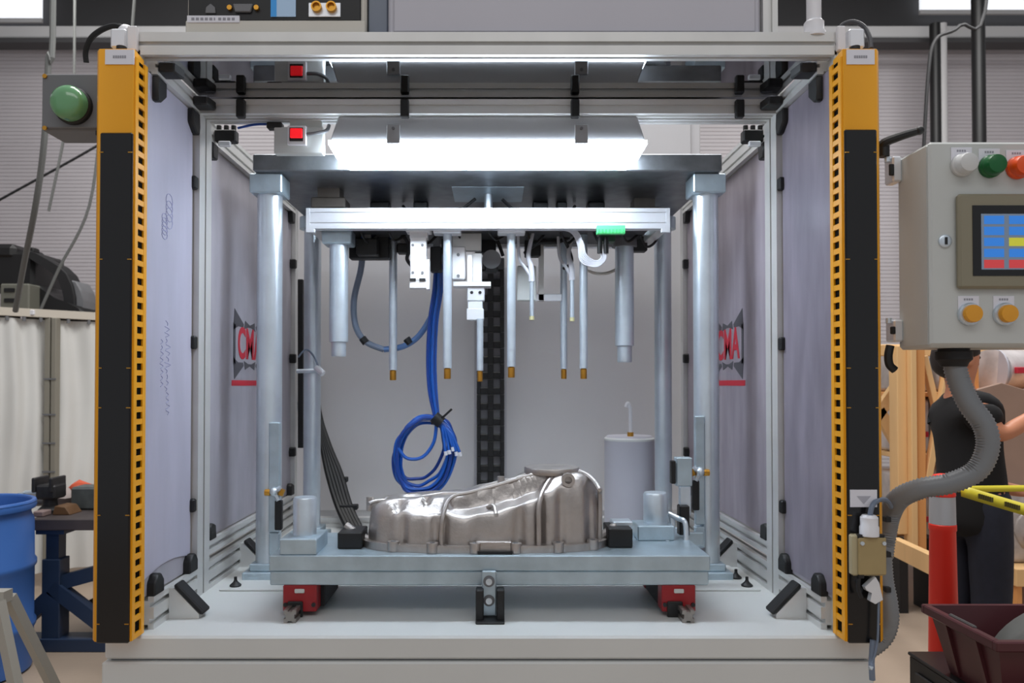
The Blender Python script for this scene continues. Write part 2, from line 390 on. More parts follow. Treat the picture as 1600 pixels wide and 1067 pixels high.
for s, xi in ((1, XI), (-1, XJ)):
    for Y, dv in ((2.075, -1), (2.315, 1)):                # at the top of the front panes and at the roof pane
        clip(xi - s * .012, Y, 2.232, [(-.028, .03), (.028, .03), (.028, -.012), (.028 if dv > 0 else -.006, -.038), (.006 if dv > 0 else -.028, -.038), (-.028, -.012)], 'YZ', .028)
        clip(xi + s * .022, Y, 2.286, [(-.022, -.028), (.022, -.028), (.03, .028), (-.03, .028)], 'XY', .028)
        clip(xi - s * .012, Y, .872, [(-.03, -.026), (.03, -.026), (.03, .01), (.012, .03), (-.012, .03), (-.03, .01)], 'YZ', .03)
    for Y in (2.475, 3.46):
        clip(xi - s * .012, Y, 2.186, [(-.028, .026), (.028, .026), (.02, -.026), (-.02, -.026)], 'YZ', .03)
        clip(xi - s * .012, Y, .938, [(-.028, -.026), (.028, -.026), (.022, .02), (-.01, .03), (-.028, .02)], 'YZ', .03)
    # gussets with black caps bracing the rails to the base
    for Y in (2.14, 2.74):
        x0 = xi
        g = MB().prism([(x0, ZB), (x0 + s * .085, ZB), (x0 + s * .085, ZB + .012), (x0 + s * .014, ZB + .085), (x0, ZB + .085)], 'XZ', Y, Y + .045).build('gusset', ALU, fr)
        d = Vector((s * .071, 0, -.073)).normalized(); nrm = Vector((-d.z * s, 0, d.x * s)); nrm = nrm if nrm.z > 0 else -nrm
        a = Vector((x0 + s * .010, 0, ZB + .089)); b = Vector((x0 + s * .09, 0, ZB + .007))
        MB().prism([((a + nrm * .002).x, (a + nrm * .002).z), ((b + nrm * .002).x, (b + nrm * .002).z), ((b + nrm * .016).x, (b + nrm * .016).z), ((a + nrm * .016).x, (a + nrm * .016).z)], 'XZ', Y - .002, Y + .047, .004).build('gusset_cap', RUB, g)
# end brackets of the front beam, where the light curtains hang
for px0, px1 in ((199, 213), (1309, 1322)):
    MB().pbox(px0, 40, px1, 78, 1.985, 2.0, .002).build('end_bracket', WHITE, fr)
for px0, px1 in ((172, 196), (1327, 1352)):
    MB().pbox(px0, 44, px1, 74, 1.99, 2.02, .004).build('hanger_bracket', ALUB, fr)
# small dark manifold blocks in the upper corners of the rear bay
for px in (352, 1178):
    p = at(px, 212, 2.46)
    m = MB(); m.box(p.x - .035, p.x + .035, 2.455, 2.49, p.z - .02, p.z + .02, .004)
    for k in range(3): m.cyl((p.x - .024 + .024 * k, 2.47, p.z + .02), (p.x - .024 + .024 * k, 2.47, p.z + .036), .008, n=10)
    v = m.build('valve_block', BLK, fr)
    MB().box(p.x - .02, p.x + .02, 2.448, 2.462, p.z - .038, p.z - .02, .003).build('sensor_head', ALUB, v)

# ------------------------------------------------------------------ light curtains
SLOTB = mat('deep_black_channel', (7, 6, 5), .9, spec=.1)
def light_curtain(x0, x1, s, label, name_px, win_top):
    zt, zb = ZA(76, 1.93), ZA(1003, 1.93)
    inner = x1 if s > 0 else x0; outer = x0 if s > 0 else x1
    t = thing('light_curtain', label, 'light curtain', ((x0 + x1) / 2, 1.96, zb), 'light curtain columns')
    m = MB()
    ch = .012
    pts = [(outer, 1.945), (outer + s * ch, 1.93), (inner - s * .004, 1.93), (inner - s * .004, 1.934), (inner - s * .010, 2.0), (outer, 2.0)]
    m.prism(pts, 'XY', zb, zt, .0015); m.build('housing', YEL, t)
    # slotted inner flange: two stiles and a ladder of rungs over a dark channel
    MB().box(inner - s * .009, inner - s * .006, 1.936, 1.998, zb + .006, zt - .02).build('slot_channel', SLOTB, t)
    for y0, y1 in ((1.934, 1.951), (1.984, 2.002)):
        MB().box(inner - s * .006, inner, y0, y1, zb, zt - .018, .001).build('stile', YEL, t)
    n = 46; pitch = (zt - .02 - zb - .04) / n
    r0 = MB().box(inner - s * .006, inner - s * .0008, 1.951, 1.984, zb, zb + .04 * 0.35).build('rung', YEL, t)
    for k in range(1, n + 1):
        clone(r0, t, (0, 0, .024 + k * pitch - .012))
    # black window with its tick marks
    a, b = (x0 + .019, x1 - .004) if s > 0 else (x0 + .005, x1 - .016)
    zw = ZA(win_top, 1.93)
    a2, b2 = sorted((a, b))
    win = MB().box(a2, b2, 1.924, 1.934, zb - .002, zw, .003).build('window_strip', GLOSSBLK, t)
    TICK = BRASS
    for py in (238, 405, 575, 637, 805, 975):
        z = ZA(py, 1.924)
        for c in (a2 + .005, b2 - .005):
            MB().box(c - .005, c + .005, 1.9225, 1.9245, z - .0012, z + .0012).build('tick_mark', TICK, win)
    # white name plate at the top
    p, q = at(name_px[0], 78, 1.93), at(name_px[1], 101, 1.93)
    pl = MB().box(p.x, q.x, 1.9275, 1.9305, q.z, p.z).build('name_plate', LABELW, t)
    w_ = .018
    for k in range(6):
        c = (p.x + q.x) / 2 + (k - 2.5) * .0058
        MB().box(c - .0022, c + .0022, 1.9268, 1.9278, (p.z + q.z) / 2 - .0035, (p.z + q.z) / 2 + .0035).build('print', GREYINK, pl)
    MB().cyl(((x0 + x1) / 2, 1.965, zt), ((x0 + x1) / 2, 1.965, zt + .02), .013, n=14).build('cable_gland', BLK, t)
    return t
gl = light_curtain(-1.022, -.916, 1, 'yellow and black light curtain column beside the green domed lamp box', (165, 210), 208)
gr = light_curtain(.900, 1.0035, -1, 'yellow and black light curtain column carrying a small beige connector box', (1322, 1366), 203)
zb = ZA(1003, 1.93)
for g, x in ((gl, -.96), (gr, .95)):
    MB().box(x - .03, x + .03, 2.0, 2.004, .80, .85, .002).build('mounting_bracket', ALUB, g)
    MB().box(x - .03, x + .03, 2.0, 2.004, 2.15, 2.20, .002).build('mounting_bracket', ALUB, g)
# second label, connector box, gland and dangling cord on the right column
p, q = at(1328, 765, 1.923), at(1370, 792, 1.923)
pl = MB().box(p.x, q.x, 1.921, 1.924, q.z, p.z).build('warning_plate', LABELW, gr)
c = (p + q) / 2
MB().prism([(c.x - .018, c.z + .006), (c.x + .018, c.z + .006), (c.x, c.z - .014)], 'XZ', 1.9203, 1.9211).build('print', mat('faint_print', (176, 176, 186), .6), pl)
Yc = 1.90
b = MB().pbox(1332, 836, 1384, 900, Yc, 1.924, .004).build('connector_box', BEIGE, gr)
p, q = at(1332, 836, Yc), at(1384, 900, Yc)
MB().box(p.x + .012, q.x, Yc - .006, Yc, q.z + .003, p.z - .005, .003).build('cover', mat('tan_cover', (166, 146, 102), .5, 0, .05, 20), b)
for u, v in ((1345, 848), (1379, 848)):
    s_ = at(u, v, Yc); MB().cyl((s_.x, Yc - .010, s_.z), (s_.x, Yc - .006, s_.z), .005, n=12).build('screw', CHROME, b)
for u, v in ((1344, 838), (1377, 838), (1345, 900)):
    s_ = at(u, v, Yc); MB().box(s_.x - .007, s_.x + .007, Yc - .004, Yc + .01, s_.z - .005, s_.z + .005, .001).build('latch_lug', BLK, b)
g_ = at(1356, 836, 1.912)
MB().lathe([(.023, 0), (.023, .022), (.021, .026), (.021, .046), (.016, .052)], (g_.x, 1.905, g_.z), 18).build('cable_gland', WHITE, b)
MB().tube([(g_.x + .002, 1.905, g_.z + .05), at(1363, 790, 1.908), at(1373, 781, 1.93), at(1385, 782, 1.96), at(1392, 792, 2.0)], .0065, 8).build('cable', SLEEVE, b)
MB().prism([(at(u, v, 1.9).x, at(u, v, 1.9).z) for u, v in ((1349, 916), (1360, 906), (1366, 900), (1372, 910), (1378, 936), (1366, 943), (1357, 938), (1361, 925), (1352, 922))], 'XZ', 1.893, 1.909, .001).build('lever', ALUB, b)
MB().tube([at(1342, 903, 1.9), at(1341, 920, 1.9), at(1346, 934, 1.9)], .005, 8).build('lever_pin', BLK, b)
MB().tube([at(1373, 938, 1.9), at(1372, 985, 1.9), at(1370, 1010, 1.9), at(1362, 1040, 1.9)], .0028, 6).build('cord', SLEEVE, b)
MB().tube([at(1364, 1000, 1.915), at(1362, 1030, 1.91), at(1362, 1042, 1.9), at(1363, 1062, 1.9)], .0075, 8).build('plug', SLEEVE, b)
c_ = at(1361, 1043, 1.899); MB().ball(c_, .008, sub=1).build('plug_collar', CHROME, b)
# ------------------------------------------------------------------ light fixture under the roof beams
lf = thing('light_fixture', 'glowing white fluorescent fixture with grey housing under the roof beam', 'light', (-.012, 2.44, 2.262))
LAMP = emit('lit_diffuser', (228, 241, 255), 28.0)
zt, zm, zbm = 2.264, ZA(220, 2.365), ZA(265, 2.475)
x0, x1 = XA(512, 2.365), XA(1012, 2.365)
HOUS = mat('fixture_housing', (158, 159, 161), .35, .15, .02, 10)
MB().prism([(x0 + .03, zt), (x1 - .03, zt), (x1 - .004, zm), (x0 + .004, zm)], 'XZ', 2.366, 2.508, .004).build('housing', HOUS, lf)
m = MB(); ring = []
for z, dx, dy in ((zm, 0, 0), (zm - .012, .0, 0), (zm - .05, .022, .012), (zbm + .008, .036, .022), (zbm, .045, .032)):
    ring.append([m.bm.verts.new(v) for v in ((x0 + dx, 2.36 + dy, z), (x1 - dx, 2.36 + dy, z), (x1 - dx, 2.512 - dy, z), (x0 + dx, 2.512 - dy, z))])
for A, B in zip(ring, ring[1:]):
    for k in range(4): m.bm.faces.new((A[k], A[(k + 1) % 4], B[(k + 1) % 4], B[k]))
m.bm.faces.new(ring[0]); m.bm.faces.new(ring[-1])
m.build('diffuser', LAMP, lf)
for px in (614, 909):
    x = XA(px, 2.36)
    c = MB().box(x - .021, x + .021, 2.354, 2.362, ZA(224, 2.355), ZA(194, 2.355), .002).build('latch', HOUS, lf)
    MB().cyl((x, 2.350, ZA(201, 2.355)), (x, 2.354, ZA(201, 2.355)), .005, n=10).build('latch_pin', GREYBOX, c)
sw = thing('switch_box', 'small white switch box with red rocker beside the fluorescent fixture', 'switch', (XA(470, 2.4), 2.41, ZA(240, 2.4)))
MB().pbox(428, 198, 505, 240, 2.40, 2.43, .003).build('back_box', PANELP, sw)
MB().box(XA(450, 2.4), XA(500, 2.4), 2.41, 2.43, ZA(200, 2.4), 2.266).build('hanger', PANELP, sw)
f = MB().pbox(449, 196, 478, 226, 2.385, 2.40, .002).build('face_plate', WHITE, sw)
r = MB().pbox(452, 199, 473, 220, 2.380, 2.385, .001).build('rocker_frame', BLK, f)
REDGLOW = emit('lit_red_rocker', (235, 24, 34), 0.8)
MB().pbox(453, 200, 472, 215, 2.374, 2.381, .002).build('rocker', REDGLOW, f)
MB().tube([at(478, 210, 2.395), at(495, 208, 2.39), at(510, 204, 2.4), at(514, 196, 2.42)], .006, 8).build('cable', GREYBOX, sw)
MB().tube([at(428, 196, 2.415), at(415, 194, 2.42), at(395, 195, 2.43), at(372, 200, 2.45)], .004, 6).build('tube', BLUED, sw)
MB().pbox(416, 190, 440, 200, 2.40, 2.43, .003).build('fitting', BLK, sw)

# ------------------------------------------------------------------ press frame: four columns and the head plate
pf = thing('press_frame', 'four column press frame with thick dark zinc head plate', 'press', (0, 2.9, ZB))
YF, YR = 2.60, 3.24
head = MB().box(XA(393, 2.52), XA(1130, 2.52), 2.52, 3.34, ZA(267, 2.52), ZA(240, 2.52), .004).build('head_plate', ZINCD, pf)
zh = ZA(267, 2.52)
for Y, r, xs in ((YF, .0425, (-.765, .739)), (YR, .036, (-.769, .736))):
    for x in xs:
        MB().cyl((x, Y, ZB + .05), (x, Y, zh - .05), r, n=36).build('column', CHROME, pf)
        if Y == YF: MB().box(x - .055, x + .055, Y - .055, Y + .055, zh - .066, zh, .004).build('collar', ZINC, pf)
        else: MB().cyl((x, Y, zh - .05), (x, Y, zh), .055, n=24).build('collar', ZINC, pf)
        MB().box(x - .07, x + .07, Y - .065, Y + .065, ZB, ZB + .03, .003).box(x - .05, x + .05, Y - .05, Y + .05, ZB + .03, ZB + .055, .003).build('foot', ZINC, pf)
# cylinder, coupling and guide bearings hanging under the head plate
MB().pbox(705, 272, 820, 292, 2.72, 2.95, .003).build('cylinder_flange', ZINC, pf)
zc = ZA(292, 2.75)
MB().cyl((-.012, 2.83, zh), (-.012, 2.83, zc - .005), .05, n=24).build('cylinder', STEEL, pf)
for px, Y in ((517, 2.78), (1004, 2.93)):
    x = XA(px, Y, 300)
    MB().box(x - .062, x + .062, Y - .05, Y + .05, zh - .075, zh - .035, .004).box(x - .04, x + .04, Y - .04, Y + .04, zh - .035, zh).build('bearing_block', mat('burnished_steel', (104, 98, 92), .4, .7, .1, 20), pf)
for px, wd in ((590, 30), (655, 22), (846, 24), (880, 16), (935, 26)):
    x = XA(px, 2.9, 310); MB().box(x - wd / 800, x + wd / 800, 2.95, 3.02, zh - .07 - wd / 900, zh, .003).build('valve', BLK, pf)
MB().tube([(-.35, 2.98, zh - .01), (-.3, 2.9, zh - .06), (-.15, 2.85, zh - .07), (-.06, 2.82, zh - .02)], .006, 8).build('air_tube', RUB, pf)
MB().tube([(.33, 2.98, zh - .01), (.28, 2.9, zh - .07), (.12, 2.86, zh - .07), (.04, 2.83, zh - .02)], .006, 8).build('air_tube', RUB, pf)
# rear column sensor bracket and side clamps (small fittings with brass ends)
b = MB().cyl(at(464, 580, 3.2), at(500, 579, 3.19), .009, n=10).build('sensor_arm', STEEL, pf)
MB().cyl(at(494, 574, 3.19), at(505, 584, 3.18), .014, n=10).build('sensor_nut', ALUB, b)
MB().tube([at(466, 558, 3.2), at(478, 546, 3.2), at(490, 556, 3.19), at(498, 575, 3.185)], .004, 6).build('sensor_cable', SLEEVE, b)
def air_fitting(px, py, Y, s):
    p = at(px, py, Y)
    m = MB().ball((p.x, p.y, p.z), .016, sub=2).cyl((p.x, p.y, p.z), (p.x + s * .024, p.y, p.z + .012), .009, n=10).cyl((p.x, p.y, p.z), (p.x + s * .016, p.y, p.z - .03), .008, n=10)
    o = m.build('air_fitting', CHROME, pf)
    MB().cyl((p.x - s * .03, p.y, p.z - .003), (p.x - s * .012, p.y, p.z - .003), .011, n=10).build('brass_end', BRASS, o)
    MB().cyl((p.x + s * .022, p.y, p.z - .012), (p.x + s * .03, p.y, p.z + .008), .009, n=10).build('brass_end', BRASS, o)
    MB().box(p.x - .012 + s * .014, p.x + .012 + s * .014, p.y + .0, p.y + .02, p.z - .13, p.z - .03, .003).build('cylinder_body', BLK, o)
air_fitting(428, 768, 2.545, 1); air_fitting(1094, 737, 2.545, -1)
for py0, py1 in ((660, 832), (833, 868)):
    MB().pbox(420, py0, 436, py1, 2.548, 2.57, .003).build('clamp_bar', ZINC, pf)
    MB().pbox(1086, py0 - 10, 1102, py1 - 12, 2.548, 2.57, .003).build('clamp_bar', ZINC, pf)

# ------------------------------------------------------------------ upper tooling that the press lowers
ut = thing('upper_tooling', 'aluminium framed upper tooling carrying hanging rods with brass tips', 'tooling', (0, 2.9, 2.0))
YB = 2.68
za, zb_ = ZA(325, YB), ZA(357, YB)
xa, xb = XA(484, YB, 340), XA(1041, YB, 340)
MB().profile('X', xa, xb, YB + .02, (za + zb_) / 2, .04, za - zb_, 1, 2, .008, .004).build('front_beam', ALUB, ut)
MB().profile('X', xa, xb, 3.06, (za + zb_) / 2, .04, za - zb_, 1, 2, .008, .004).build('rear_beam', ALUB, ut)
for px0, px1 in ((478, 496), (1031, 1047)):
    a_, b_ = XA(px0, YB, 340), XA(px1, YB, 340)
    x_ = a_ if px0 < 700 else b_; s = 1 if px0 < 700 else -1
    MB().prism([(x_, za), (x_ + s * .014, za), (x_ + s * .014, zb_ - .0), (x_ + s * .032, zb_), (x_ + s * .032, zb_ - .014), (x_, zb_ - .014)], 'XZ', YB - .002, YB + .012, .001).build('corner_bracket', ALUB, ut)
    MB().box(x_, x_ + s * .04, YB + .042, 3.04, zb_, za, .002).build('side_beam', ALU, ut)
MB().box(xa + .045, xb - .045, YB + .042, 3.04, zb_ + .012, zb_ + .024).build('mounting_plate', mat('dark_tool_plate', (70, 71, 74), .5, .6, .2, 12), ut)
zp = zb_ + .012
MB().cyl((-.012, 2.83, zb_ + .024), (-.012, 2.83, za + .01), .042, n=24).cyl((-.012, 2.83, za + .01), (-.012, 2.83, zc - .005), .016, n=16).build('piston_rod', CHROME, ut)
for px, Y in ((517, 2.78), (1004, 2.93)):
    x = XA(px, Y, 300); MB().cyl((x, Y, zb_ + .024), (x, Y, zh - .075), .017, n=18).build('guide_shaft', CHROME, ut)
# big guide sleeves
for px, Y, top, bot, stepy, coll in ((529, 2.78, 358, 557, 535, True), (976, 2.95, 378, 566, 541, False)):
    x = XA(px, Y); r = 14.5 / F * Y
    MB().lathe([(r * .72, ZA(bot, Y)), (r * .78, ZA(bot - 2, Y)), (r * .78, ZA(stepy, Y)), (r, ZA(stepy, Y) + .002), (r, zp)], (x, Y, 0), 30).build('guide_sleeve', STEEL, ut)
    if coll: MB().box(x - .055, x + .052, YB + .06, Y + .05, zb_ - .042, zp, .004).build('sleeve_block', ZINC, ut)
    else: MB().lathe([(r * 1.35, zp - .03), (r * 1.35, zp)], (x, Y, 0), 24).build('sleeve_block', GREYBOX, ut)
# hanging rods with brass tips: pixel x, depth, half width px, shoe plate?
def rod(px, Y, hw, bot=594, top=None, shoe=False, tip=True, label=None):
    x = XA(px, Y); r = hw / F * Y; z0 = ZA(bot, Y); z1 = zp if top is None else ZA(top, Y)
    o = MB().cyl((x, Y, z0 + .04), (x, Y, z1), r, n=18).build('test_rod', STEEL, ut)
    if tip: MB().lathe([(r * .72, z0), (r * .8, z0 + .003), (r * .8, z0 + .036), (r * .55, z0 + .04)], (x, Y, 0), 16).build('brass_tip', BRASS, o)
    if shoe: MB().box(x - .05, x + .05, Y - .03, Y + .03, zp - .02, zp, .003).build('shoe', ALUB, o)
rod(614, 2.96, 6.3); rod(699, 2.75, 6.8, 592, None, True); rod(799, 2.75, 6.8, 590, None, True)
rod(881, 3.0, 5.5, 592); rod(912, 2.86, 6.3, 592)
rod(750, 2.80, 5.2, 596, 498)
# slim probes with white fittings
for px, Y, t0, t1 in ((831, 2.80, 442, 500), (894, 2.86, 440, 502)):
    x = XA(px, Y)
    pr = MB().cyl((x, Y, ZA(t1, Y)), (x, Y, ZA(t0 - 6, Y)), .008, n=12).build('probe', STEEL, ut)
    MB().cyl((x, Y, ZA(t1, Y)), (x, Y, ZA(t1 - 6, Y)), .0095, n=12).build('probe_tip', mat('probe_tip_tan', (190, 184, 140), .5), pr)
    MB().tube([(x, Y, ZA(t0 - 2, Y)), (x - .002, Y, ZA(t0 - 24, Y)), (x - .012, Y + .01, ZA(t0 - 44, Y)), (x + .005, Y + .03, zp)], lambda t: .012 - .005 * t, 10).build('probe_cable', CABW, pr)
    MB().tube([(x - .002, Y, ZA(t0 - 8, Y)), (x - .025, Y, ZA(t0 - 24, Y)), (x - .045, Y + .02, ZA(t0 - 40, Y)), (x - .05, Y + .03, zp)], .006, 8).build('probe_cable', CABW, pr)
# pneumatic slides and gripper
WHM = mat('satin_white_metal', (238, 238, 240), .35, .3, .02, 20)
Y = 2.74
s1 = MB().pbox(634, 352, 673, 362, Y, Y + .06, .002).pbox(640, 362, 668, 372, Y + .01, Y + .05).build('slide_mount', WHM, ut)
s2 = MB().pbox(641, 370, 666, 438, Y, Y + .04, .002).pbox(640, 438, 667, 450, Y + .002, Y + .04, .001).pbox(666, 405, 671, 452, Y, Y + .04, .001).build('pneumatic_slide', WHM, ut)
for u in (645, 660):
    for v in (383, 426):
        c = at(u, v, Y); MB().cyl((c.x, Y - .003, c.z), (c.x, Y, c.z), .005, n=10).build('screw', GREYBOX, s2)
    c = at(u, 437, Y); MB().box(c.x - .011, c.x + .011, Y - .002, Y + .002, c.z - .005, c.z + .005).build('slot', BLK, s2)
Y = 2.80
s3 = MB().pbox(706, 385, 727, 436, Y, Y + .05, .003).build('slide_body', WHM, ut)
for v in (398, 431):
    c = at(716, v, Y); MB().cyl((c.x, Y - .003, c.z), (c.x, Y, c.z), .006, n=10).build('screw', GREYBOX, s3)
MB().box(XA(706, Y), XA(752, Y), Y + .02, Y + .05, ZA(390, Y), zp, .002).build('slide_back_plate', ALU, ut)
s4 = MB().pbox(730, 398, 738, 440, Y - .01, Y + .05, .001).pbox(708, 440, 767, 447, Y - .01, Y + .06, .001).build('angle_bracket', WHM, ut)
MB().pbox(738, 395, 753, 440, Y, Y + .045, .002).build('slide_rail', ALU, ut)
g = MB().pbox(730, 448, 757, 470, Y, Y + .045, .003).pbox(731, 470, 754, 500, Y + .004, Y + .042, .002).pbox(729, 482, 756, 500, Y, Y + .04, .002).build('gripper_body', ALUB, ut)
for u in (737, 750):
    c = at(u, 457, Y); MB().cyl((c.x, Y - .003, c.z), (c.x, Y, c.z), .006, n=10).build('screw', BLK, g)
MB().cyl(at(768, 405, 2.86), at(768, 405, 2.92), .036, n=20).build('gauge', GREYBOX, ut)
MB().pbox(757, 398, 778, 425, 2.87, 2.92, .006).build('gauge_block', RUB, ut)
MB().pbox(808, 415, 838, 470, 2.90, 2.93, .004).build('sensor_plate', PANELP, ut)
MB().pbox(832, 459, 878, 470, 2.98, 3.0, .002).build('cross_strap', ALUB, ut)
MB().box(XA(842, 2.98), XA(850, 2.98), 2.98, 3.0, ZA(470, 2.98), zp).build('strap_post', ALU, ut)
# green terminal strip
tg = MB().pbox(933, 352, 977, 365, 2.655, 2.68, .001).build('terminal_strip', GREEN, ut)
n = 8
for k in range(n):
    c = at(936 + 38 * k / (n - 1), 360, 2.655); MB().box(c.x - .0035, c.x + .0035, 2.652, 2.655, c.z - .007, c.z + .004).build('terminal', mat('deep_green', (58, 190, 110), .5) if k == 0 else bpy.data.materials['deep_green'], tg)
MB().box(XA(940, 2.75), XA(962, 2.75), 2.75, 2.8, ZA(377, 2.75), zp, .002).build('terminal_base', mat('dark_green_board', (40, 70, 50), .5), ut)
for px in (937, 947):
    MB().cyl(at(px, 371, 2.73), at(px, 396, 2.73), .009, n=12).build('black_connector', BLK, ut)

# white cable loom that arches off the plate to the connectors
for k in range(6):
    d = k * 3.4
    MB().tube([at(800 + k * 8, 359, 2.74 + .004 * k), at(855, 358 - k * .3, 2.735 + .004 * k), at(896 - d * .3, 358 + d * .25, 2.73 + .004 * k), at(910 - d * .4, 378 + d * .3, 2.72 + .004 * k), at(916 - d * .5, 398 + d * .6, 2.72 + .004 * k), at(930, 408 + d * .5, 2.725), at(940 + k, 402 + d * .3, 2.73), at(936 + 2.4 * k, 393, 2.73)], .0031, 6).build('white_cable', CABW, ut)
MB().tube([at(912, 420, 2.95), at(930, 427, 2.97), at(948, 427, 2.99), at(965, 420, 3.0)], .006, 8).build('cream_tube', mat('cream_tube', (206, 200, 190), .5), ut)
# dark clutter under the plate: valve blocks, hoses, black cables
for a, b, c, d, Y in ((545, 362, 608, 404, 2.90), (620, 380, 640, 395, 2.92), (672, 385, 690, 424, 2.88), (556, 372, 590, 398, 2.84), (690, 372, 706, 396, 2.94), (742, 372, 775, 396, 2.95), (820, 372, 845, 400, 2.96), (848, 362, 872, 380, 2.93), (990, 368, 1012, 392, 2.95)):
    MB().pbox(a, b, c, d, Y, Y + .05, .004).build('valve_block', BLK, ut)
    x = XA((a + c) / 2, Y); MB().box(x - .012, x + .012, Y + .01, Y + .04, ZA(b, Y) - .002, zp).build('valve_stem', GREYBOX, ut)
for pts, r, m_ in (([(560, 360), (585, 366), (605, 358), (612, 372)], .008, BLUED), ([(566, 372), (575, 358), (600, 354), (625, 358)], .006, BLUETUBE),
                   ([(625, 362), (640, 385), (636, 405), (648, 420)], .007, RUB), ([(820, 396), (840, 380), (870, 378), (895, 368)], .008, RUB),
                   ([(735, 370), (760, 360), (775, 372), (786, 400)], .007, RUB), ([(880, 372), (890, 392), (893, 410), (880, 420)], .006, RUB),
                   ([(700, 366), (724, 372), (740, 362), (770, 362)], .006, GREYBOX), ([(700, 372), (704, 390), (698, 405), (690, 420)], .006, BLUED),
                   ([(1000, 368), (1010, 385), (1022, 380), (1030, 366)], .005, RUB)):
    MB().tube([at(u, v, 2.86 + .02 * i) for i, (u, v) in enumerate(pts)], r, 8).build('hose', m_, ut)
for k in range(9):
    u = 556 + 52 * k + random.uniform(-8, 8)
    MB().tube([at(u, 356, 2.80), at(u + 12, 372 + random.uniform(0, 10), 2.84), at(u + 30, 366, 2.86), at(u + 44, 356, 2.88)], .005, 6).build('black_cable', BLK, ut)

# ------------------------------------------------------------------ sleeved loom, blue tube coil
lo = thing('hose_loom', 'grey to blue sleeved hose loom sagging under the upper tooling', 'hose', at(620, 545, 3.05))
MB().tube([at(566, 404, 3.02), at(563, 425, 3.03), at(553, 470, 3.05), at(556, 510, 3.06), at(572, 534, 3.06), at(600, 546, 3.06)], .0125, 10).build('grey_sleeve', SLEEVE, lo)
MB().tube([at(600, 546, 3.06), at(630, 541, 3.06), at(655, 524, 3.06), at(676, 490, 3.06), at(688, 455, 3.05), at(692, 425, 3.03), at(692, 388, 3.0)], .0125, 10).build('blue_run', mat('sleeved_blue', (84, 118, 168), .4), lo)
for px, py in ((569, 532), (638, 533)):
    MB().cyl(at(px - 3, py - 4, 3.055), at(px + 3, py + 4, 3.055), .0155, n=10).build('cable_tie', BLK, lo)
tcl = thing('blue_tube_coil', 'coil of bright blue air tubes tied up and hanging from above', 'tube', at(668, 770, 3.05))
for k in range(6):
    o = (k - 2.5) * 2.4; Yk = 3.0 + .008 * (k % 3)
    MB().tube([at(684 + o * .5, 395, Yk), at(684 + o, 450, Yk), at(677 + o, 500, Yk), at(674 + o, 560, Yk), at(676 + o * .9, 610, Yk), at(682 + o * .5, 650, Yk)], .0062, 8).build('tube', BLUETUBE if k % 2 else BLUED, tcl)
def loop(cx, cy, rx, ry, rot, Y, dy, n=18, wob=2):
    pts = []
    for i in range(n):
        t = 2 * math.pi * i / n + 1.2; u, v = rx * math.cos(t), ry * math.sin(t)
        pts.append(at(cx + u * math.cos(rot) - v * math.sin(rot) + random.uniform(-wob, wob), cy + u * math.sin(rot) + v * math.cos(rot) + random.uniform(-wob, wob), Y + dy * math.sin(t)))
    return pts
for i, (cx, cy, rx, ry, rt) in enumerate(((662, 712, 43, 61, .24), (659, 709, 41, 58, .26), (665, 713, 45, 60, .22), (660, 711, 42, 60, .3), (664, 711, 44, 62, .25), (661, 710, 40, 60, .22), (666, 708, 46, 60, .3), (660, 706, 38, 55, .3), (668, 712, 42, 58, .18), (657, 700, 34, 52, .35), (664, 716, 44, 56, .2))):
    MB().tube(loop(cx, cy, rx, ry, rt, 3.0 + .007 * i, .006), .0068, 8, 4, closed=True).build('tube_loop', BLUETUBE if i % 3 else BLUED, tcl)
MB().tube([at(682, 655, 3.0), at(678, 690, 3.0), at(660, 714, 3.0), at(636, 716, 3.0), at(622, 700, 3.0)], .007, 8).build('tube', BLUETUBE, tcl)
for k in range(5):
    a = at(690 + 4 * k, 664 + 4 * k, 2.99); b = at(696 + 5.5 * k, 682 + random.uniform(0, 26), 2.985)
    MB().tube([at(684, 656, 3.0), a, b], .0062, 8).build('tube_end', BLUETUBE, tcl)
    MB().cyl(b, b + Vector((.003, 0, -.016)), .007, n=8).build('tube_tip', WHITE, tcl)
MB().tube([at(674, 662, 2.985), at(688, 655, 2.98), at(706, 639, 2.98)], .0045, 6).build('cable_tie', BLK, tcl)
MB().cyl(at(678, 651, 2.995), at(690, 661, 2.995), .024, n=12).build('tie_band', BLK, tcl)

# ------------------------------------------------------------------ shuttle table with locating parts
ZT = ZA(868, 2.15)
st = thing('shuttle_table', 'thick zinc plated shuttle table sliding out on red carriages', 'table', (-.005, 2.3, ZB + .035))
tx0, tx1 = XA(420, 2.15, 880), XA(1110, 2.15, 880)
zmid, zlow = ZA(893, 2.15), ZA(915, 2.15)
MB().box(tx0, tx1, 2.15, 2.485, zmid + .001, ZT, .003).build('upper_plate', ZINC, st)
MB().box(tx0 + .002, tx1 - .004, 2.154, 2.485, zlow, zmid, .003).build('lower_plate', ZINC, st)
CRED = mat('red_carriage_paint', (146, 18, 26), .4)
for x in (-.545, .532):
    c = MB().box(x - .048, x + .048, 2.155, 2.21, ZB + .014, zlow, .003).build('carriage', CRED, st)
    MB().box(x - .014, x + .014, 2.150, 2.156, zlow - .022, zlow - .010, .002).build('grease_nipple', PANELP, c)
    MB().box(x - .022 - .012, x + .022 - .012, 2.148, 2.156, ZB + .0, ZB + .045, .003).build('wiper', BLK, c)
    for dx in (-.04, .04): MB().cyl((x + dx, 2.150, ZB + .035), (x + dx, 2.156, ZB + .035), .006, n=10).build('screw', BLK, c)
    c2 = MB().box(x - .045, x + .06, 2.21, 2.40, ZB + .014, zlow, .003).build('carriage_body', RUB, st)
    MB().box(x - .048, x + .048, 2.40, 2.45, ZB + .014, zlow, .003).build('carriage', CRED, st)
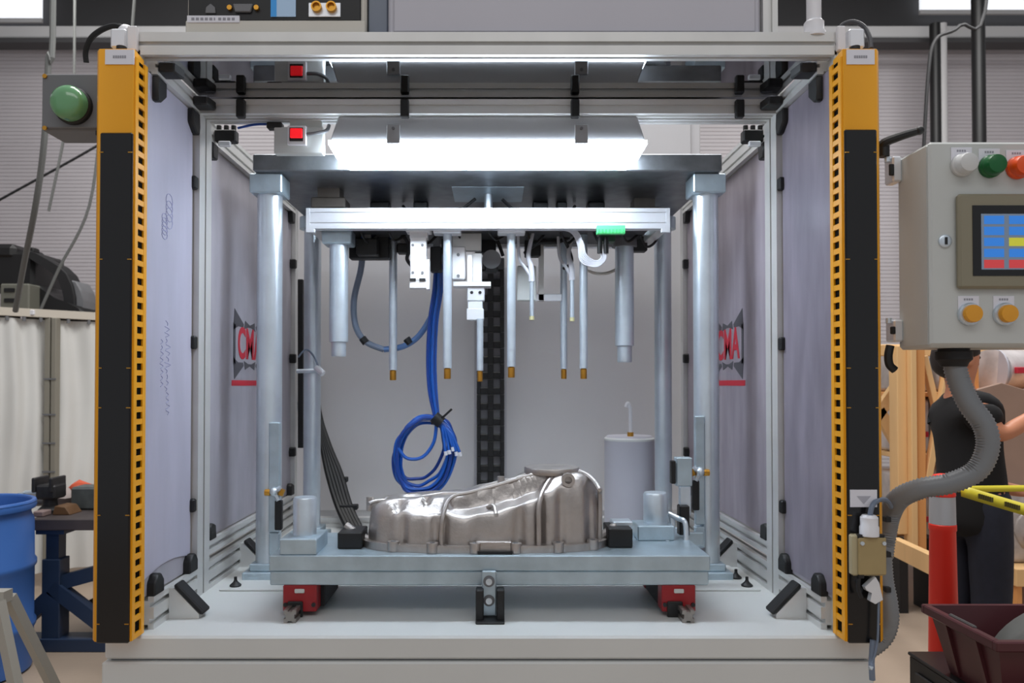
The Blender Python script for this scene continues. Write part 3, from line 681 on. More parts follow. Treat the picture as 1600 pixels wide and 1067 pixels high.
# latch arm with two bolts
la = MB().box(-.0275, .0135, 2.136, 2.150, ZB + .008, ZT - .04, .003).build('latch_arm', ZINC, st)
for py in (908, 938):
    c = at(764, py, 2.136); MB().lathe([(.016, 0), (.016, .003), (.0125, .003), (.0125, .006)], (c.x, 2.136, c.z), 20, '-Y').build('bolt', GREYBOX, la); MB().lathe([(.009, .006), (.009, .010), (.004, .010), (.004, .007)], (c.x, 2.136, c.z), 16, '-Y').build('bolt_head', CHROME, la)
# locating pins on blocks
pb = MB().box(XA(437, 2.15), XA(495, 2.15), 2.155, 2.30, ZT, ZT + .046, .003).build('pin_block', ZINC, st)
x = -.548; MB().lathe([(.034, ZT + .046), (.034, ZT + .15), (.031, ZT + .155)], (x, 2.225, 0), 30).build('locating_pin', STEEL, st)
MB().box(XA(995, 2.36), XA(1052, 2.36), 2.35, 2.46, ZT, ZT + .046, .003).build('pin_block', ZINC, st)
x = XA(1024, 2.40); MB().lathe([(.0385, ZT + .046), (.0385, ZT + .052), (.037, ZT + .052), (.0385, ZT + .056), (.0385, ZT + .136), (.034, ZT + .143)], (x, 2.405, 0), 30).build('locating_pin', STEEL, st)
# black rest blocks
for a, b, c, d, Y in ((528, 832, 566, 855, 2.235), (950, 826, 988, 853, 2.25)):
    MB().box(XA(a, Y), XA(c, Y), Y, Y + .11, ZT, ZA(b, Y), .003).build('rest_block', BLK, st)
o = MB().box(XA(747, 2.165), XA(800, 2.165), 2.163, 2.20, ZT, ZT + .008).build('rest_block', BLK, st)
# swing clamps beside the right pin
b = MB().pbox(1057, 715, 1082, 760, 2.46, 2.50, .003).build('sensor_block', ZINC, st)
MB().pbox(1049, 720, 1056, 756, 2.455, 2.48, .002).build('sensor_window', BLK, b)
MB().pbox(1062, 760, 1080, 805, 2.46, 2.48, .003).build('clamp_link', STEEL, st)
MB().pbox(1062, 790, 1078, 838, 2.44, 2.48, .004).build('clamp_base', BLK, st)
MB().tube([at(1045, 803, 2.42), at(1060, 810, 2.40), at(1070, 816, 2.38), at(1072, 838, 2.37), at(1071, 853, 2.36)], .0085, 10).build('clamp_arm', CHROME, st)
MB().tube([at(1049, 806, 2.42), at(1051, 822, 2.41), at(1049, 836, 2.41)], .009, 10).build('clamp_arm', STEEL, st)
MB().pbox(1062, 832, 1100, 852, 2.47, 2.484, .003).build('clamp_foot', ZINC, st)
for u, v in ((1012, 840), (1042, 845)):
    c = at(u, v, 2.30); Yq = (1.42 - ZT) * F / (v - 600) ; MB().cyl((XA(u, Yq), Yq, ZT), (XA(u, Yq), Yq, ZT + .003), .006, n=10).build('dowel', GREYBOX if u == 1012 else STEEL, st)
MB().pbox(957, 815, 989, 823, 2.30, 2.36, .003).build('hold_down', STEEL, st)
MB().box(XA(962, 2.3), XA(984, 2.3), 2.31, 2.35, ZA(828, 2.30), ZA(820, 2.3), .002).build('hold_down', BLK, st)
# ------------------------------------------------------------------ cast aluminium cover on the table
cc = thing('cast_cover', 'ribbed cast aluminium gearbox cover sitting on the shuttle table', 'casting', (-.02, 2.315, ZT))
CX, CY, CA, CB, CN = -.0205, 2.318, .356, .122, 3.2
def plan(phi, k=1.0, off=0.0):
    c, s = math.cos(phi), math.sin(phi)
    x = CA * math.copysign(abs(c) ** (2 / CN), c); y = CB * math.copysign(abs(s) ** (2 / 2.3), s)
    n = Vector((abs(c) ** 1 * math.copysign(1, c) / CA * .12, s / CB * .12)); n.normalize()
    return x * k + n.x * off, y * k + n.y * off
def interp(tab, x):
    if x <= tab[0][0]: return tab[0][1]
    for (a, b), (c, d) in zip(tab, tab[1:]):
        if x <= c:
            t = (x - a) / (c - a); t = t * t * (3 - 2 * t); return b + (d - b) * t
    return tab[-1][1]
def u(px): return (px - 768) / 513 - CX                      # px along the casting -> local x
HF = [(u(572), .100), (u(690), .104), (u(730), .100), (u(770), .112), (u(800), .126), (u(832), .146), (u(852), .170), (u(872), .184), (u(925), .184), (u(945), .165)]
HR = [(u(572), .128), (u(600), .140), (u(690), .147), (u(720), .152), (u(760), .170), (u(795), .187), (u(825), .207), (u(848), .219), (u(905), .220), (u(928), .200), (u(945), .168)]
def height(x, y):
    v = y / CB
    hf, hr = interp(HF, x), interp(HR, x)
    q = max(0.0, min(1.0, (x - u(692)) / (u(704) - u(692)))) * max(0.0, min(1.0, (u(868) - x) / .05))
    edge = interp([(u(692), -.86), (u(712), -.58), (u(740), -.42), (u(800), -.34), (u(868), -.30)], x)
    t1 = max(0.0, min(1.0, (v + .85) / .55)); t1 = t1 * t1 * (3 - 2 * t1)          # smooth shoulder
    soft = hf * (1 - t1) + hr * t1
    t2 = max(0.0, min(1.0, (v - edge + .03) / .07)); t2 = t2 * t2 * (3 - 2 * t2)    # sharp ridge wall
    sh = max(0.0, min(1.0, (v + .9) / max(.05, edge + .9)))
    hard = (hf + .016 * sh) * (1 - t2) + hr * t2
    h = soft * (1 - q) + hard * q
    # hollow pockets in the low end and the step line of the ridge
    for cx_, cy_, rx, ry, dp in ((u(627), -.50, .017, .022, .022), (u(668), -.40, .014, .022, .024), (u(722), -.05, .03, .03, .016), (u(596), -.1, .022, .03, .010), (u(640), .15, .04, .03, .012)):
        q = ((x - cx_) / rx) ** 2 + ((y / CB * .122 - cy_ * .122) / ry) ** 2
        if q < 1: h -= dp * (1 - q) ** .5
    return h
FL = [(635, 7), (683, 6), (697, 5), (752, 7), (810, 8), (842, 5), (872, 8), (917, 6)]
def flute(x, y):
    if y > 0.02: return .0
    d = 0.0
    for c, wd in FL: d -= .020 * math.exp(-((x - u(c)) / (wd / 513)) ** 2)
    d += .004 * math.cos((x - u(590)) * 2 * math.pi / .09)
    return d
NA = 280
LEV = [(1.0, 0.0, 1), (.995, .25, 1), (.985, .55, 1), (.972, .76, .95), (.955, .87, .8), (.93, .94, .55), (.90, .98, .3), (.86, 1.0, .12)] + [(k / 100, 1.0, 0) for k in (83, 80, 77, 74, 71, 68, 65, 62, 59, 56, 53, 50, 47, 44, 41, 38, 35, 32, 29, 26, 24, 25, 20, 15, 10, 5)]
m = MB(); rings = []
for k, fz, fw in LEV:
    R = []
    for i in range(NA):
        ph = 2 * math.pi * (i + .5) / NA
        x, y = plan(ph, k)
        fl = flute(x, y) * fw * .9
        x2, y2 = x, y * (1 + fl / CB * 1.0)
        hx = height(x2, y2)
        R.append(m.bm.verts.new((CX + x2, CY + y2, ZT + .016 + fz * (hx - .016))))
    rings.append(R)
for A, B in zip(rings, rings[1:]):
    for i in range(NA): m.bm.faces.new((A[i], A[(i + 1) % NA], B[(i + 1) % NA], B[i]))
m.bm.faces.new(rings[-1])
m.build('body', CAST, cc, 60)
# flange with bolt lugs
m = MB(); N = 120
outl = []
for i in range(N):
    ph = 2 * math.pi * i / N; x, y = plan(ph, 1.0, .020); outl.append((CX + x, CY + y))
m.prism(outl, 'XY', ZT, ZT + .021, .003); m.build('flange', CAST, cc)
LUGS = [622, 680, 745, 803, 866, 920]
for px in LUGS:
    x = u(px); best = min(range(400), key=lambda i: abs(plan(math.pi + math.pi * i / 400, 1, .010)[0] - x))
    a, b = plan(math.pi + math.pi * best / 400, 1, .012)
    l = MB().cyl((CX + a, CY + b, ZT + .001), (CX + a, CY + b, ZT + .029), .0175, n=18).build('bolt_lug', CAST, cc)
    MB().cyl((CX + a, CY + b, ZT + .029), (CX + a, CY + b, ZT + .0298), .008, n=12).build('bolt_hole', GREYBOX, l)
MB().box(-.046, .058, 2.178, 2.212, ZT + .010, ZT + .034, .003).build('pad', CAST, cc)
for sx, a in ((-1, .40), (1, .375)):
    MB().tube([(CX + sx * (a - .06), CY - .02, ZT + .012), (CX + sx * (a - .02), CY - .015, ZT + .026), (CX + sx * (a + .025), CY - .01, ZT + .056)], .013, 10).build('end_ear', CAST, cc)
# raised ribs that run up the wall and across the top
def wall(px, f, off=.004):
    x = u(px); best = min(range(400), key=lambda i: abs(plan(math.pi + math.pi * i / 400)[0] - x)); a, b = plan(math.pi + math.pi * best / 400)
    return Vector((CX + a, CY + b * (1 - .03 * f) - off, ZT + .016 + f * (height(a, b) - .016)))
def top(px, v, off=.0):
    x = u(px); return Vector((CX + x, CY + v * CB, ZT + height(x, v * CB) + off))
MB().tube([wall(838, 0), wall(838, .4), wall(839, .8), top(842, -.86, -.004), top(848, -.66, 0), top(858, -.45, .0), top(872, -.22, .001), top(893, -.12, 0)], .0075, 8).build('rib', CAST, cc)
MB().tube([wall(934, 0), wall(935, .4), wall(935, .85), top(931, -.78, -.006), top(926, -.55, .0), top(917, -.3, .001), top(905, -.1, 0)], .007, 8).build('rib', CAST, cc)
MB().tube([wall(693, 0), wall(694, .5), wall(695, .9), top(700, -.7, -.002), top(712, -.50, .002), top(740, -.35, .002), top(785, -.27, .002), top(815, -.24, .001), top(845, -.2, .0)], .006, 8).build('rib', CAST, cc)
MB().tube([top(578, -.3, -.004), top(590, -.1, .002), top(640, .0, .002), top(690, .08, .002)], .006, 8).build('rib', CAST, cc)
MB().tube([top(690, .12, .001), top(730, .12, .003), top(765, .12, .003), top(800, .12, .002), top(826, .14, 0)], .0075, 8).build('rib', CAST, cc)
c = top(884, -.62, .006)
MB().lathe([(.020, -.012), (.020, .010), (.011, .010), (.011, -.006)], (c.x, c.y - .006, c.z), 20, '-Y').build('boss_ring', CAST, cc)
MB().tube([top(762, -.62, .001), top(768, -.70, .009), top(773, -.80, .009), wall(774, .95, .006)], .0065, 8).build('hook_boss', CAST, cc)
MB().cyl(top(783, .1, -.002), top(783, .1, .02), .011, n=14).build('stud_boss', CAST, cc)
MB().cyl(top(577, .0, -.03), top(577, .0, .012), .011, n=14).build('stud_boss', CAST, cc)
c = at(862, 735, 2.345)
MB().lathe([(.05, -.03), (.05, -.004), (.083, -.008), (.085, -.005), (.085, .009), (.083, .012), (.03, .012), (.02, .010)], (c.x, 2.345, c.z), 40).build('neck_flange', CAST, cc)
MB().cyl((c.x + .082, 2.345, c.z - .02), (c.x + .082, 2.345, c.z + .0), .012, n=14).build('stud_boss', CAST, cc)

# ------------------------------------------------------------------ behind the tooling: back cabinet, chain, tank, cables
bc = thing('back_cabinet', 'tall plain pale grey sheet metal cabinet closing the back of the cell', 'cabinet', (0, 4.2, 0))
MB().box(-1.05, 1.035, 3.72, 4.5, 0.76, 2.95, .006).build('body', BACKG, bc)
MB().box(-1.03, 1.015, 3.75, 4.48, 0, .76).build('plinth', GREYBOX, bc)
for x0, x1 in ((-1.0, -.08), (.07, .985)):
    MB().box(x0, x1, 3.708, 3.72, .80, 2.9, .004).build('door', BACKG, bc)
ech = thing('energy_chain', 'black ladder like energy chain hanging upright behind the casting', 'cable chain', (0, 3.66, .84))
Y = 3.64; xa_, xb_ = XA(745, Y), XA(788, Y); zt_, zb2 = ZA(422, Y), ZA(762, Y); n = 14; p_ = (zt_ - zb2) / n
xm = xa_ + (xb_ - xa_) * .50
m = MB()
for x0, x1 in ((xa_, xa_ + .018), (xm - .014, xm + .014), (xb_ - .02, xb_)): m.box(x0, x1, Y, Y + .045, zb2, zb2 + p_ * .98, .002)
m.box(xa_ + .01, xb_ - .01, Y + .004, Y + .012, zb2 + .0, zb2 + p_ * .42, .002).box(xa_ + .01, xb_ - .01, Y + .035, Y + .042, zb2 + .0, zb2 + p_ * .42, .002)
l0 = m.build('chain_link', BLK, ech)
for k in range(1, n): clone(l0, ech, (0, 0, k * p_))
MB().box(xa_ - .012, xb_ + .012, Y + .045, 3.708, zb2, zt_ + .02).build('carrier_strip', mat('pale_carrier', (190, 190, 196), .5), ech)
MB().box(xa_, xb_, Y - .01, 3.70, zt_, zt_ + .06, .004).build('end_bracket', BLK, ech)
MB().box(xa_ - .02, xb_ + .02, Y - .02, 3.70, ZB, zb2, .004).build('foot_bracket', BLK, ech)
tk = thing('air_tank', 'upright pale grey cylinder tank with a hooked pipe on top', 'tank', (XA(983, 3.4), 3.4, ZB))
x = XA(983, 3.4); rt = 38.5 / F * 3.4; ztk = ZA(683, 3.3)
MB().lathe([(rt - .006, ZB), (rt, ZB + .006), (rt, ztk - .012), (rt - .012, ztk)], (x, 3.4, 0), 40).build('shell', CABG, tk)
MB().lathe([(rt + .002, ztk - .02), (rt + .002, ztk - .012), (rt - .01, ztk - .003)], (x, 3.4, 0), 40).build('lid', PAINT, tk)
MB().tube([(x - .002, 3.36, ztk - .005), (x - .002, 3.36, ZA(645, 3.36)), (x - .006, 3.36, ZA(634, 3.36)), (x - .014, 3.36, ZA(630, 3.36)), (x - .022, 3.36, ZA(636, 3.36))], .0085, 10).build('hooked_pipe', WHITE, tk)
MB().cyl((x - .002, 3.36, ztk - .01), (x - .002, 3.36, ztk + .018), .014, n=12).build('pipe_nut', BRASS, tk)
bcab = thing('black_cable_bundle', 'bundle of thick black cables running down the rear edge to the deck', 'cable', at(540, 830, 3.3))
for k in range(5):
    d = 5 * k
    MB().tube([at(486 + d * .3, 560, 3.66), at(490 + d * .4, 640, 3.66), at(502 + d * .5, 690, 3.62), at(512 + d, 740, 3.56), at(527 + d, 790, 3.48), Vector((XA(545 + d, 3.38), 3.38, ZB + .012))], .013, 8).build('cable', BLK, bcab)
for px, py in ((520, 752), (536, 795)):
    MB().pbox(px - 6, py - 6, px + 22, py + 2, 3.46 + (795 - py) * .002, 3.50 + (795 - py) * .002, .003).build('cable_strap', RUB, bcab)
o = MB().prism([(at(u_, v_, 3.44).x, at(u_, v_, 3.44).z) for u_, v_ in ((465, 436), (473, 436), (473, 700), (465, 700))], 'XZ', 3.44, 3.465, .002).build('dark_gap_strip', BLK)  # black strip added in place of the dark gap beside the rear post
tag(o, 'narrow upright black strip standing in for a dark gap beside the rear column with the sensor arm', 'strip')
MB().box(XA(465, 3.46) - .004, XA(471, 3.46), 3.465, 3.50, 1.3, 1.34).build('strip_bracket', ALU, o)
# ------------------------------------------------------------------ lamp box on the outside of the left light curtain
lb = thing('lamp_box', 'dark grey wall box with a big domed green lamp', 'signal lamp', (-1.11, 2.08, 2.1))
p, q = at(66, 115, 2.03), at(150, 204, 2.03)
MB().box(p.x, -1.02, 2.03, 2.14, q.z, p.z, .004).build('box', GREYBOX, lb)
f = MB().box(p.x + .004, -1.022, 2.022, 2.03, q.z + .004, p.z - .004, .003).build('cover', GREYBOX, lb)
for u_, v_ in ((70, 119), (70, 200)):
    c = at(u_, v_, 2.02); MB().cyl((c.x, 2.018, c.z), (c.x, 2.022, c.z), .006, n=10).build('screw', BRASS, f)
c = at(106, 160, 1.99)
MB().lathe([(.050, -.03), (.050, -.012), (.046, -.008)], (c.x, 1.998, c.z), 32, '-Y').build('bezel', BLK, lb)
MB().lathe([(.0455, -.012), (.0455, .012), (.040, .022), (.03, .029), (.016, .033), (.004, .034)], (c.x, 1.998, c.z), 36, '-Y').build('dome', mat('green_lens', (104, 160, 112), .18, coat=.5), lb)
MB().box(-1.06, -1.02, 2.04, 2.06, 2.06, 2.10, .003).box(-1.07, -1.02, 2.03, 2.08, q.z - .012, q.z).build('bracket', BLK, lb)
k1 = MB().tube([at(135, 98, 2.10), at(134, 80, 2.09), at(142, 60, 2.07), at(160, 46, 2.05), at(180, 40, 2.04), at(194, 46, 2.03), at(190, 60, 2.02)], .0075, 8).build('cable', BLK, lb)
MB().tube([at(193, 62, 2.025), at(188, 52, 2.01), at(193, 44, 2.01), at(200, 44, 2.03)], .009, 8).build('cable_boot', WHITE, lb)
tag(MB().tube([at(1310, 48, 2.03), at(1318, 38, 2.03), at(1334, 34, 2.02), at(1350, 42, 2.01), at(1359, 60, 1.99), at(1361, 76, 1.975)], .006, 8).build('arched_cable', mat('black_grey_cable', (62, 62, 66), .4)), 'dark cable arching over the top of the column beside the touch screen cabinet', 'cable')

# ------------------------------------------------------------------ operator panel on an arm
op = thing('operator_panel', 'pale grey operator enclosure with push buttons and touch screen', 'control panel', (1.28, 1.93, 1.51))
p, q = at(1450, 222, 1.86), at(1716, 540, 1.86)
MB().box(p.x + .004, q.x, 1.868, 2.012, q.z - .004, p.z + .002, .008).build('enclosure', PANELP, op)
MB().box(p.x, q.x + .004, 1.856, 1.868, q.z, p.z, .006).build('door', PANELP, op)
Y = 1.856
def button(px, py, cap, capm, r, dome, legend):
    a = at(px, py, Y)
    if legend:
        pl = MB().box(a.x - .026, a.x + .026, Y - .002, Y, a.z - .012, a.z + .045, .0008).build('legend_plate', LABELW, op)
        for k in range(4): MB().box(a.x - .012 + .006 * k, a.x - .008 + .006 * k, Y - .0026, Y - .002, a.z + .034, a.z + .039).build('print', GREYINK, pl)
    b = MB().lathe([(r * 1.1, 0), (r * 1.1, .008), (r * .98, .012)], (a.x, Y - .001, a.z), 28, '-Y').build('button_bezel', STEEL if not dome else capm, op)
    if dome: MB().lathe([(r * .98, .006), (r, .016), (r * .97, .026), (r * .86, .033), (r * .5, .036), (.003, .037)], (a.x, Y - .001, a.z), 28, '-Y').build('button_cap', capm, b)
    else: MB().lathe([(r * .86, .004), (r * .86, .02), (r * .80, .024), (.003, .026)], (a.x, Y - .001, a.z), 28, '-Y').build('button_cap', capm, b)
WHC = mat('white_cap', (206, 207, 206), .3); GRC = mat('green_cap', (10, 96, 44), .3); ORC = mat('orange_red_cap', (236, 84, 26), .3); AMB = mat('amber_lens', (226, 158, 40), .25)
button(1502, 259, 0, WHC, .0255, True, True); button(1545.5, 261, 0, GRC, .0255, True, True); button(1588, 263, 0, ORC, .0255, True, True)
button(1632, 263, 0, RED, .0255, True, True)
button(1513, 491, 0, AMB, .0255, False, True); button(1568, 491, 0, AMB, .0255, False, True); button(1622, 491, 0, AMB, .0255, False, True)
a = at(1476, 377, Y); k = MB().lathe([(.016, 0), (.016, .004), (.013, .006)], (a.x, Y, a.z), 20, '-Y').build('key_lock', STEEL, op)
MB().box(a.x - .003, a.x + .003, Y - .008, Y - .005, a.z - .009, a.z + .009).build('key_slot', BLK, k)
# touch screen
TAN = mat('screen_bezel_tan', (138, 132, 112), .45)
p, q = at(1491, 305, Y), at(1716, 452, Y); q.x = 1.455
h = thing_h = MB().box(p.x, q.x, Y - .018, Y, q.z, p.z, .006).build('screen_bezel', TAN, op)
p2, q2 = at(1519, 321, Y - .018), at(1700, 431, Y - .018); q2.x = 1.425
MB().box(p2.x, q2.x, Y - .0195, Y - .017, q2.z, p2.z).build('screen_border', GLOSSBLK, h)
p3, q3 = at(1533, 334, Y - .02), at(1690, 421, Y - .02); q3.x = 1.41
MB().box(p3.x, q3.x, Y - .0202, Y - .0195, q3.z, p3.z).build('screen', emit('screen_grey', (104, 118, 136), .45), h)
SB, SY, SR = emit('screen_blue', (52, 130, 222), .38), emit('screen_yellow', (196, 196, 60), .4), emit('screen_red', (200, 66, 70), .4)
SD = emit('screen_text', (30, 92, 190), .3)
for col in range(4):
    for row in range(5):
        a = at(1537.5 + col * 39, 337 + row * 17.2, Y - .0202); w_, h_ = 31 / F * Y, 13 / F * Y
        mt = SR if row == 4 else SY if (row == 2 and col == 1) else SB
        o = MB().box(a.x, a.x + w_, Y - .0206, Y - .0202, a.z - h_, a.z).build('screen_button', mt, h)
# a lock rosette, left side hardware: steel mounting brackets and the clamp lever
for py0, py1 in ((246, 286), (500, 534)):
    b = MB().box(XA(1384, 2.03), XA(1411, 1.99), 1.985, 2.03, ZA(py1, 2.0), ZA(py0, 2.0), .004).build('mount_bracket', ALUB, op)
    MB().box(XA(1380, 2.02), XA(1400, 1.98), 1.978, 1.985, ZA(py1 - 12, 1.98), ZA(py0 + 10, 1.98), .002).build('mount_slot', BLK, b)
    MB().cyl((XA(1396, 1.98), 2.0, ZA(py0 + 4, 1.98)), (XA(1396, 1.98), 2.0, ZA(py0 - 4, 1.98)), .008, n=10).build('mount_bolt', STEEL, b)
lv = MB().tube([at(1378, 229, 2.0), at(1384, 222, 1.99), at(1410, 212, 1.97), at(1437, 204, 1.95)], lambda t: .0135 - .004 * t, 10).build('clamp_lever', BLK, op)
MB().ball(at(1437, 204, 1.95), .0115, sub=2).build('lever_knob', BLK, lv)
MB().cyl(at(1381, 228, 2.0), at(1381, 245, 2.0), .014, n=14).build('lever_hub', BLK, op)
MB().tube([at(1391, 540, 2.0), at(1388, 556, 2.0), at(1390, 570, 2.0), at(1398, 578, 2.0)], .011, 8).build('hook', BLK, op)
# corrugated hose from the panel down behind the light curtain
hz = thing('corrugated_hose', 'fat grey corrugated hose swinging from the operator panel to the machine', 'hose', at(1540, 700, 1.95))
a = at(1490, 541, 1.93)
MB().lathe([(.036, .004), (.036, -.012), (.042, -.014), (.042, -.034), (.034, -.042), (.030, -.052)], (a.x, 1.93, q.z * 0 + ZA(541, 1.93)), 24).build('hose_gland', RUB, hz)
HOSE = mat('grey_corrugated_plastic', (128, 131, 134), .4)
def corrugated(pts, r, name, par, amp=.06, pitch=.0085):
    P = [Vector(p) for p in pts]; Q = []
    for i in range(len(P) - 1):
        a, b, c, d = P[max(i - 1, 0)], P[i], P[i + 1], P[min(i + 2, len(P) - 1)]
        for k in range(40):
            t = k / 40; Q.append(0.5 * ((2 * b) + (c - a) * t + (2 * a - 5 * b + 4 * c - d) * t * t + (3 * b - a - 3 * c + d) * t ** 3))
    Q.append(P[-1])
    L = [0]
    for a, b in zip(Q, Q[1:]): L.append(L[-1] + (b - a).length)
    n = int(L[-1] / (pitch / 2)); R = []; j = 0
    for i in range(n + 1):
        s_ = L[-1] * i / n
        while j < len(L) - 2 and L[j + 1] < s_: j += 1
        R.append(Q[j].lerp(Q[j + 1], (s_ - L[j]) / max(1e-9, L[j + 1] - L[j])))
    return MB().tube(R, lambda t: r * (1 + (amp if int(round(t * n)) % 2 else -amp)), 18, 1).build(name, HOSE, par, 80)
corrugated([at(1490, 562, 1.93), at(1498, 595, 1.93), at(1515, 632, 1.92), at(1538, 665, 1.91), at(1543, 700, 1.91), at(1526, 735, 1.92), at(1484, 755, 1.94), at(1440, 763, 1.97), at(1406, 778, 2.01), at(1390, 804, 2.05), at(1383, 840, 2.07), at(1379, 868, 2.06)], .0262, 'hose', hz)
corrugated([at(1378, 860, 2.06), at(1381, 905, 2.04), at(1388, 945, 2.02), at(1388, 975, 2.02), at(1376, 1000, 2.03), at(1350, 1018, 2.03)], .024, 'hose_tail', hz)
for py in (812, 867, 922):
    MB().pbox(1384, py - 4, 1393, py + 4, 2.0, 2.02, .001).build('hose_clip', BLK, hz)

# ------------------------------------------------------------------ on top of the cell
ZTOP = 2.353
ti = thing('test_instrument', 'black fronted bench instrument with beige case on the cell roof', 'instrument', (-.57, 2.2, ZTOP))
IV = mat('ivory_case', (206, 202, 192), .4)
YI = 2.02
p, q = at(291, 47, YI), at(572, -60, YI)
MB().box(p.x, q.x, YI + .006, 2.42, ZTOP, q.z, .006).build('case', IV, ti)
MB().box(p.x + .006, q.x - .014, YI - .002, YI + .006, ZA(33, YI), q.z - .006, .002).build('front_plate', BLK, ti)
MB().box(p.x, q.x, YI - .006, YI + .006, ZTOP, ZA(33, YI), .003).build('front_sill', IV, ti)
MB().pbox(292, 24, 374, 35, YI - .009, YI - .002, .001).build('nameplate', LABELW, ti)
for k in range(10):
    px = 299 + 7 * k; MB().pbox(px, 27.5 , px + (4.5 if k != 5 else 2), 31.5, YI - .0098, YI - .009).build('print', GREYINK, ti)
MB().pbox(423, -10, 462, 26, YI - .005, YI - .002, .0005).build('blue_sticker', mat('pale_blue_sticker', (178, 208, 238), .5), ti)
MB().pbox(423, -10, 432, 26, YI - .0055, YI - .005).build('sticker_stripe', mat('sticker_blue', (60, 160, 236), .5), ti)
s = MB().pbox(482, 4, 532, 26, YI - .006, YI - .002, .001).build('connector_plate', ALUB, ti)
for px in (496, 519):
    c = at(px, 14, YI); MB().lathe([(.014, 0), (.014, .012), (.010, .012), (.010, .004)], (c.x, YI - .005, c.z), 16, '-Y').build('round_connector', BRASS, s)
c = at(381, 14, YI)
MB().prism([(c.x - .027, c.z + .010), (c.x + .027, c.z + .010), (c.x + .021, c.z - .012), (c.x - .021, c.z - .012)], 'XZ', YI - .010, YI - .002, .002).build('serial_port', GREYBOX, ti)
for d in (-.036, .036): MB().cyl((c.x + d, YI - .010, c.z), (c.x + d, YI - .002, c.z), .007, n=8).build('jack_screw', BRASS, ti)
c = at(330, 15, YI)
MB().prism([(c.x - .014, c.z - .012), (c.x + .014, c.z - .012), (c.x + .012, c.z + .004), (c.x, c.z + .014), (c.x - .012, c.z + .004)], 'XZ', YI - .006, YI - .002, .001).build('round_socket', GREYBOX, ti)
tc = thing('top_cabinet', 'wide plain lilac grey cabinet standing on the cell roof', 'cabinet', (.2, 2.2, ZTOP))
MB().box(XA(606, 2.03), XA(1189, 2.03), 2.02, 2.43, ZTOP, 3.0, .006).build('body', CABG, tc)
MB().box(XA(574, 2.04), XA(604, 2.03), 2.04, 2.42, ZTOP, 3.0, .003).build('hinge_side', mat('slate_paint', (116, 124, 138), .45), tc)
MB().box(XA(615, 2.03), XA(1180, 2.03), 2.012, 2.02, ZTOP + .012, 2.98, .003).build('door', CABG, tc)
tag(MB().profile('Z', ZTOP, 3.0, XA(1204, 2.04), 2.045, .04, .04).build('roof_upright', ALU), 'slim aluminium upright between the roof cabinet and the white conduit', 'post')
cd_ = thing('white_conduit', 'white conduit rising from a fitting on the roof beam end', 'conduit', (XA(1275, 2.02), 2.02, ZTOP))
x = XA(1276, 2.02); MB().cyl((x, 2.022, ZTOP + .03), (x, 2.022, 3.1), .019, n=18).build('pipe', WHITE, cd_)
MB().lathe([(.03, 0), (.03, .012), (.026, .018), (.026, .04), (.021, .046)], (x, 2.022, ZTOP), 20).build('fitting', WHITE, cd_)
# ================================================================== background, left
def ground(px, Y): return Vector((XA(px, Y), Y, 0))
CURT = mat('white_curtain_vinyl', (222, 222, 218), .45, 0, .04, 2, spec=.4)
POSTG = mat('booth_post', (150, 146, 134), .5, .3)
wb = thing('curtain_booth', 'white vinyl curtain booth on a steel rail frame', 'curtain', (-2.9, 5.2, 0))
A = at(-60, 482, 5.0); B = at(172, 502, 5.6); A.z = 0; B.z = 0
ztop = ZA(490, 5.3)
def along(t, d=0):
    v = B - A; n = Vector((v.y, -v.x, 0)).normalized(); return A + v * t + n * d
for t0, t1 in ((0, .555), (.615, 1.35)):
    m = MB(); nx = 44; nz = 14; V = []
    for j in range(nz + 1):
        z = .10 + (ztop - .14) * j / nz
        for i in range(nx + 1):
            t = t0 + (t1 - t0) * i / nx
            d = .018 * math.sin(i * .55 + .8 * math.sin(j * .5)) + .02 * math.sin(i * .17 + j * .33 + t0 * 9)
            p = along(t, d); V.append((p.x, p.y, z))
    fs = [(j * (nx + 1) + i, j * (nx + 1) + i + 1, (j + 1) * (nx + 1) + i + 1, (j + 1) * (nx + 1) + i) for j in range(nz) for i in range(nx)]
    m._faces(V, fs); c = m.build('curtain', CURT, wb, 80)
    for k in range(5):
        p = along(t0 + (t1 - t0) * (k + .5) / 5, .03); MB().cyl((p.x, p.y, ztop - .06), (p.x, p.y, ztop - .01), .012, n=8).build('curtain_ring', GREYBOX, c)
def bar(p, q, w_, h_, name, m_, par):
    p, q = Vector(p), Vector(q); d = (q - p).normalized(); sd = d.cross(Vector((0, 0, 1)));
    sd = sd.normalized() if sd.length > 1e-3 else Vector((1, 0, 0)); upv = sd.cross(d)
    vs = [b + sd * (sx * w_ / 2) + upv * (sz * h_ / 2) for b in (p, q) for sx, sz in ((-1, -1), (1, -1), (1, 1), (-1, 1))]
    return (lambda mm: (mm._faces(vs, [(0, 1, 2, 3), (4, 7, 6, 5), (0, 4, 5, 1), (1, 5, 6, 2), (2, 6, 7, 3), (3, 7, 4, 0)]), mm.build(name, m_, par))[1])(MB())
RAILW = mat('cream_rail', (206, 198, 184), .5)
a, b = along(-.02, .02), along(1.4, .02)
bar((a.x, a.y, ztop), (b.x, b.y, ztop), .05, .055, 'top_rail', RAILW, wb)
pp = along(.585, .03)
MB().box(pp.x - .045, pp.x - .008, pp.y - .03, pp.y + .03, 0, ztop - .03, .004).build('post', POSTG, wb)
MB().box(pp.x + .002, pp.x + .036, pp.y - .03, pp.y + .03, 0, ztop - .03, .004).build('post', POSTG, wb)
for z in (.5, .8, 1.0, 1.2, 1.45): MB().box(pp.x - .05, pp.x + .04, pp.y - .036, pp.y - .03, z, z + .012).build('post_tie', GREYBOX, wb)
for t in (-.02, 1.4):
    p = along(t, .02); MB().cyl((p.x, p.y, 0), (p.x, p.y, ztop), .025, n=10).build('post', POSTG, wb)

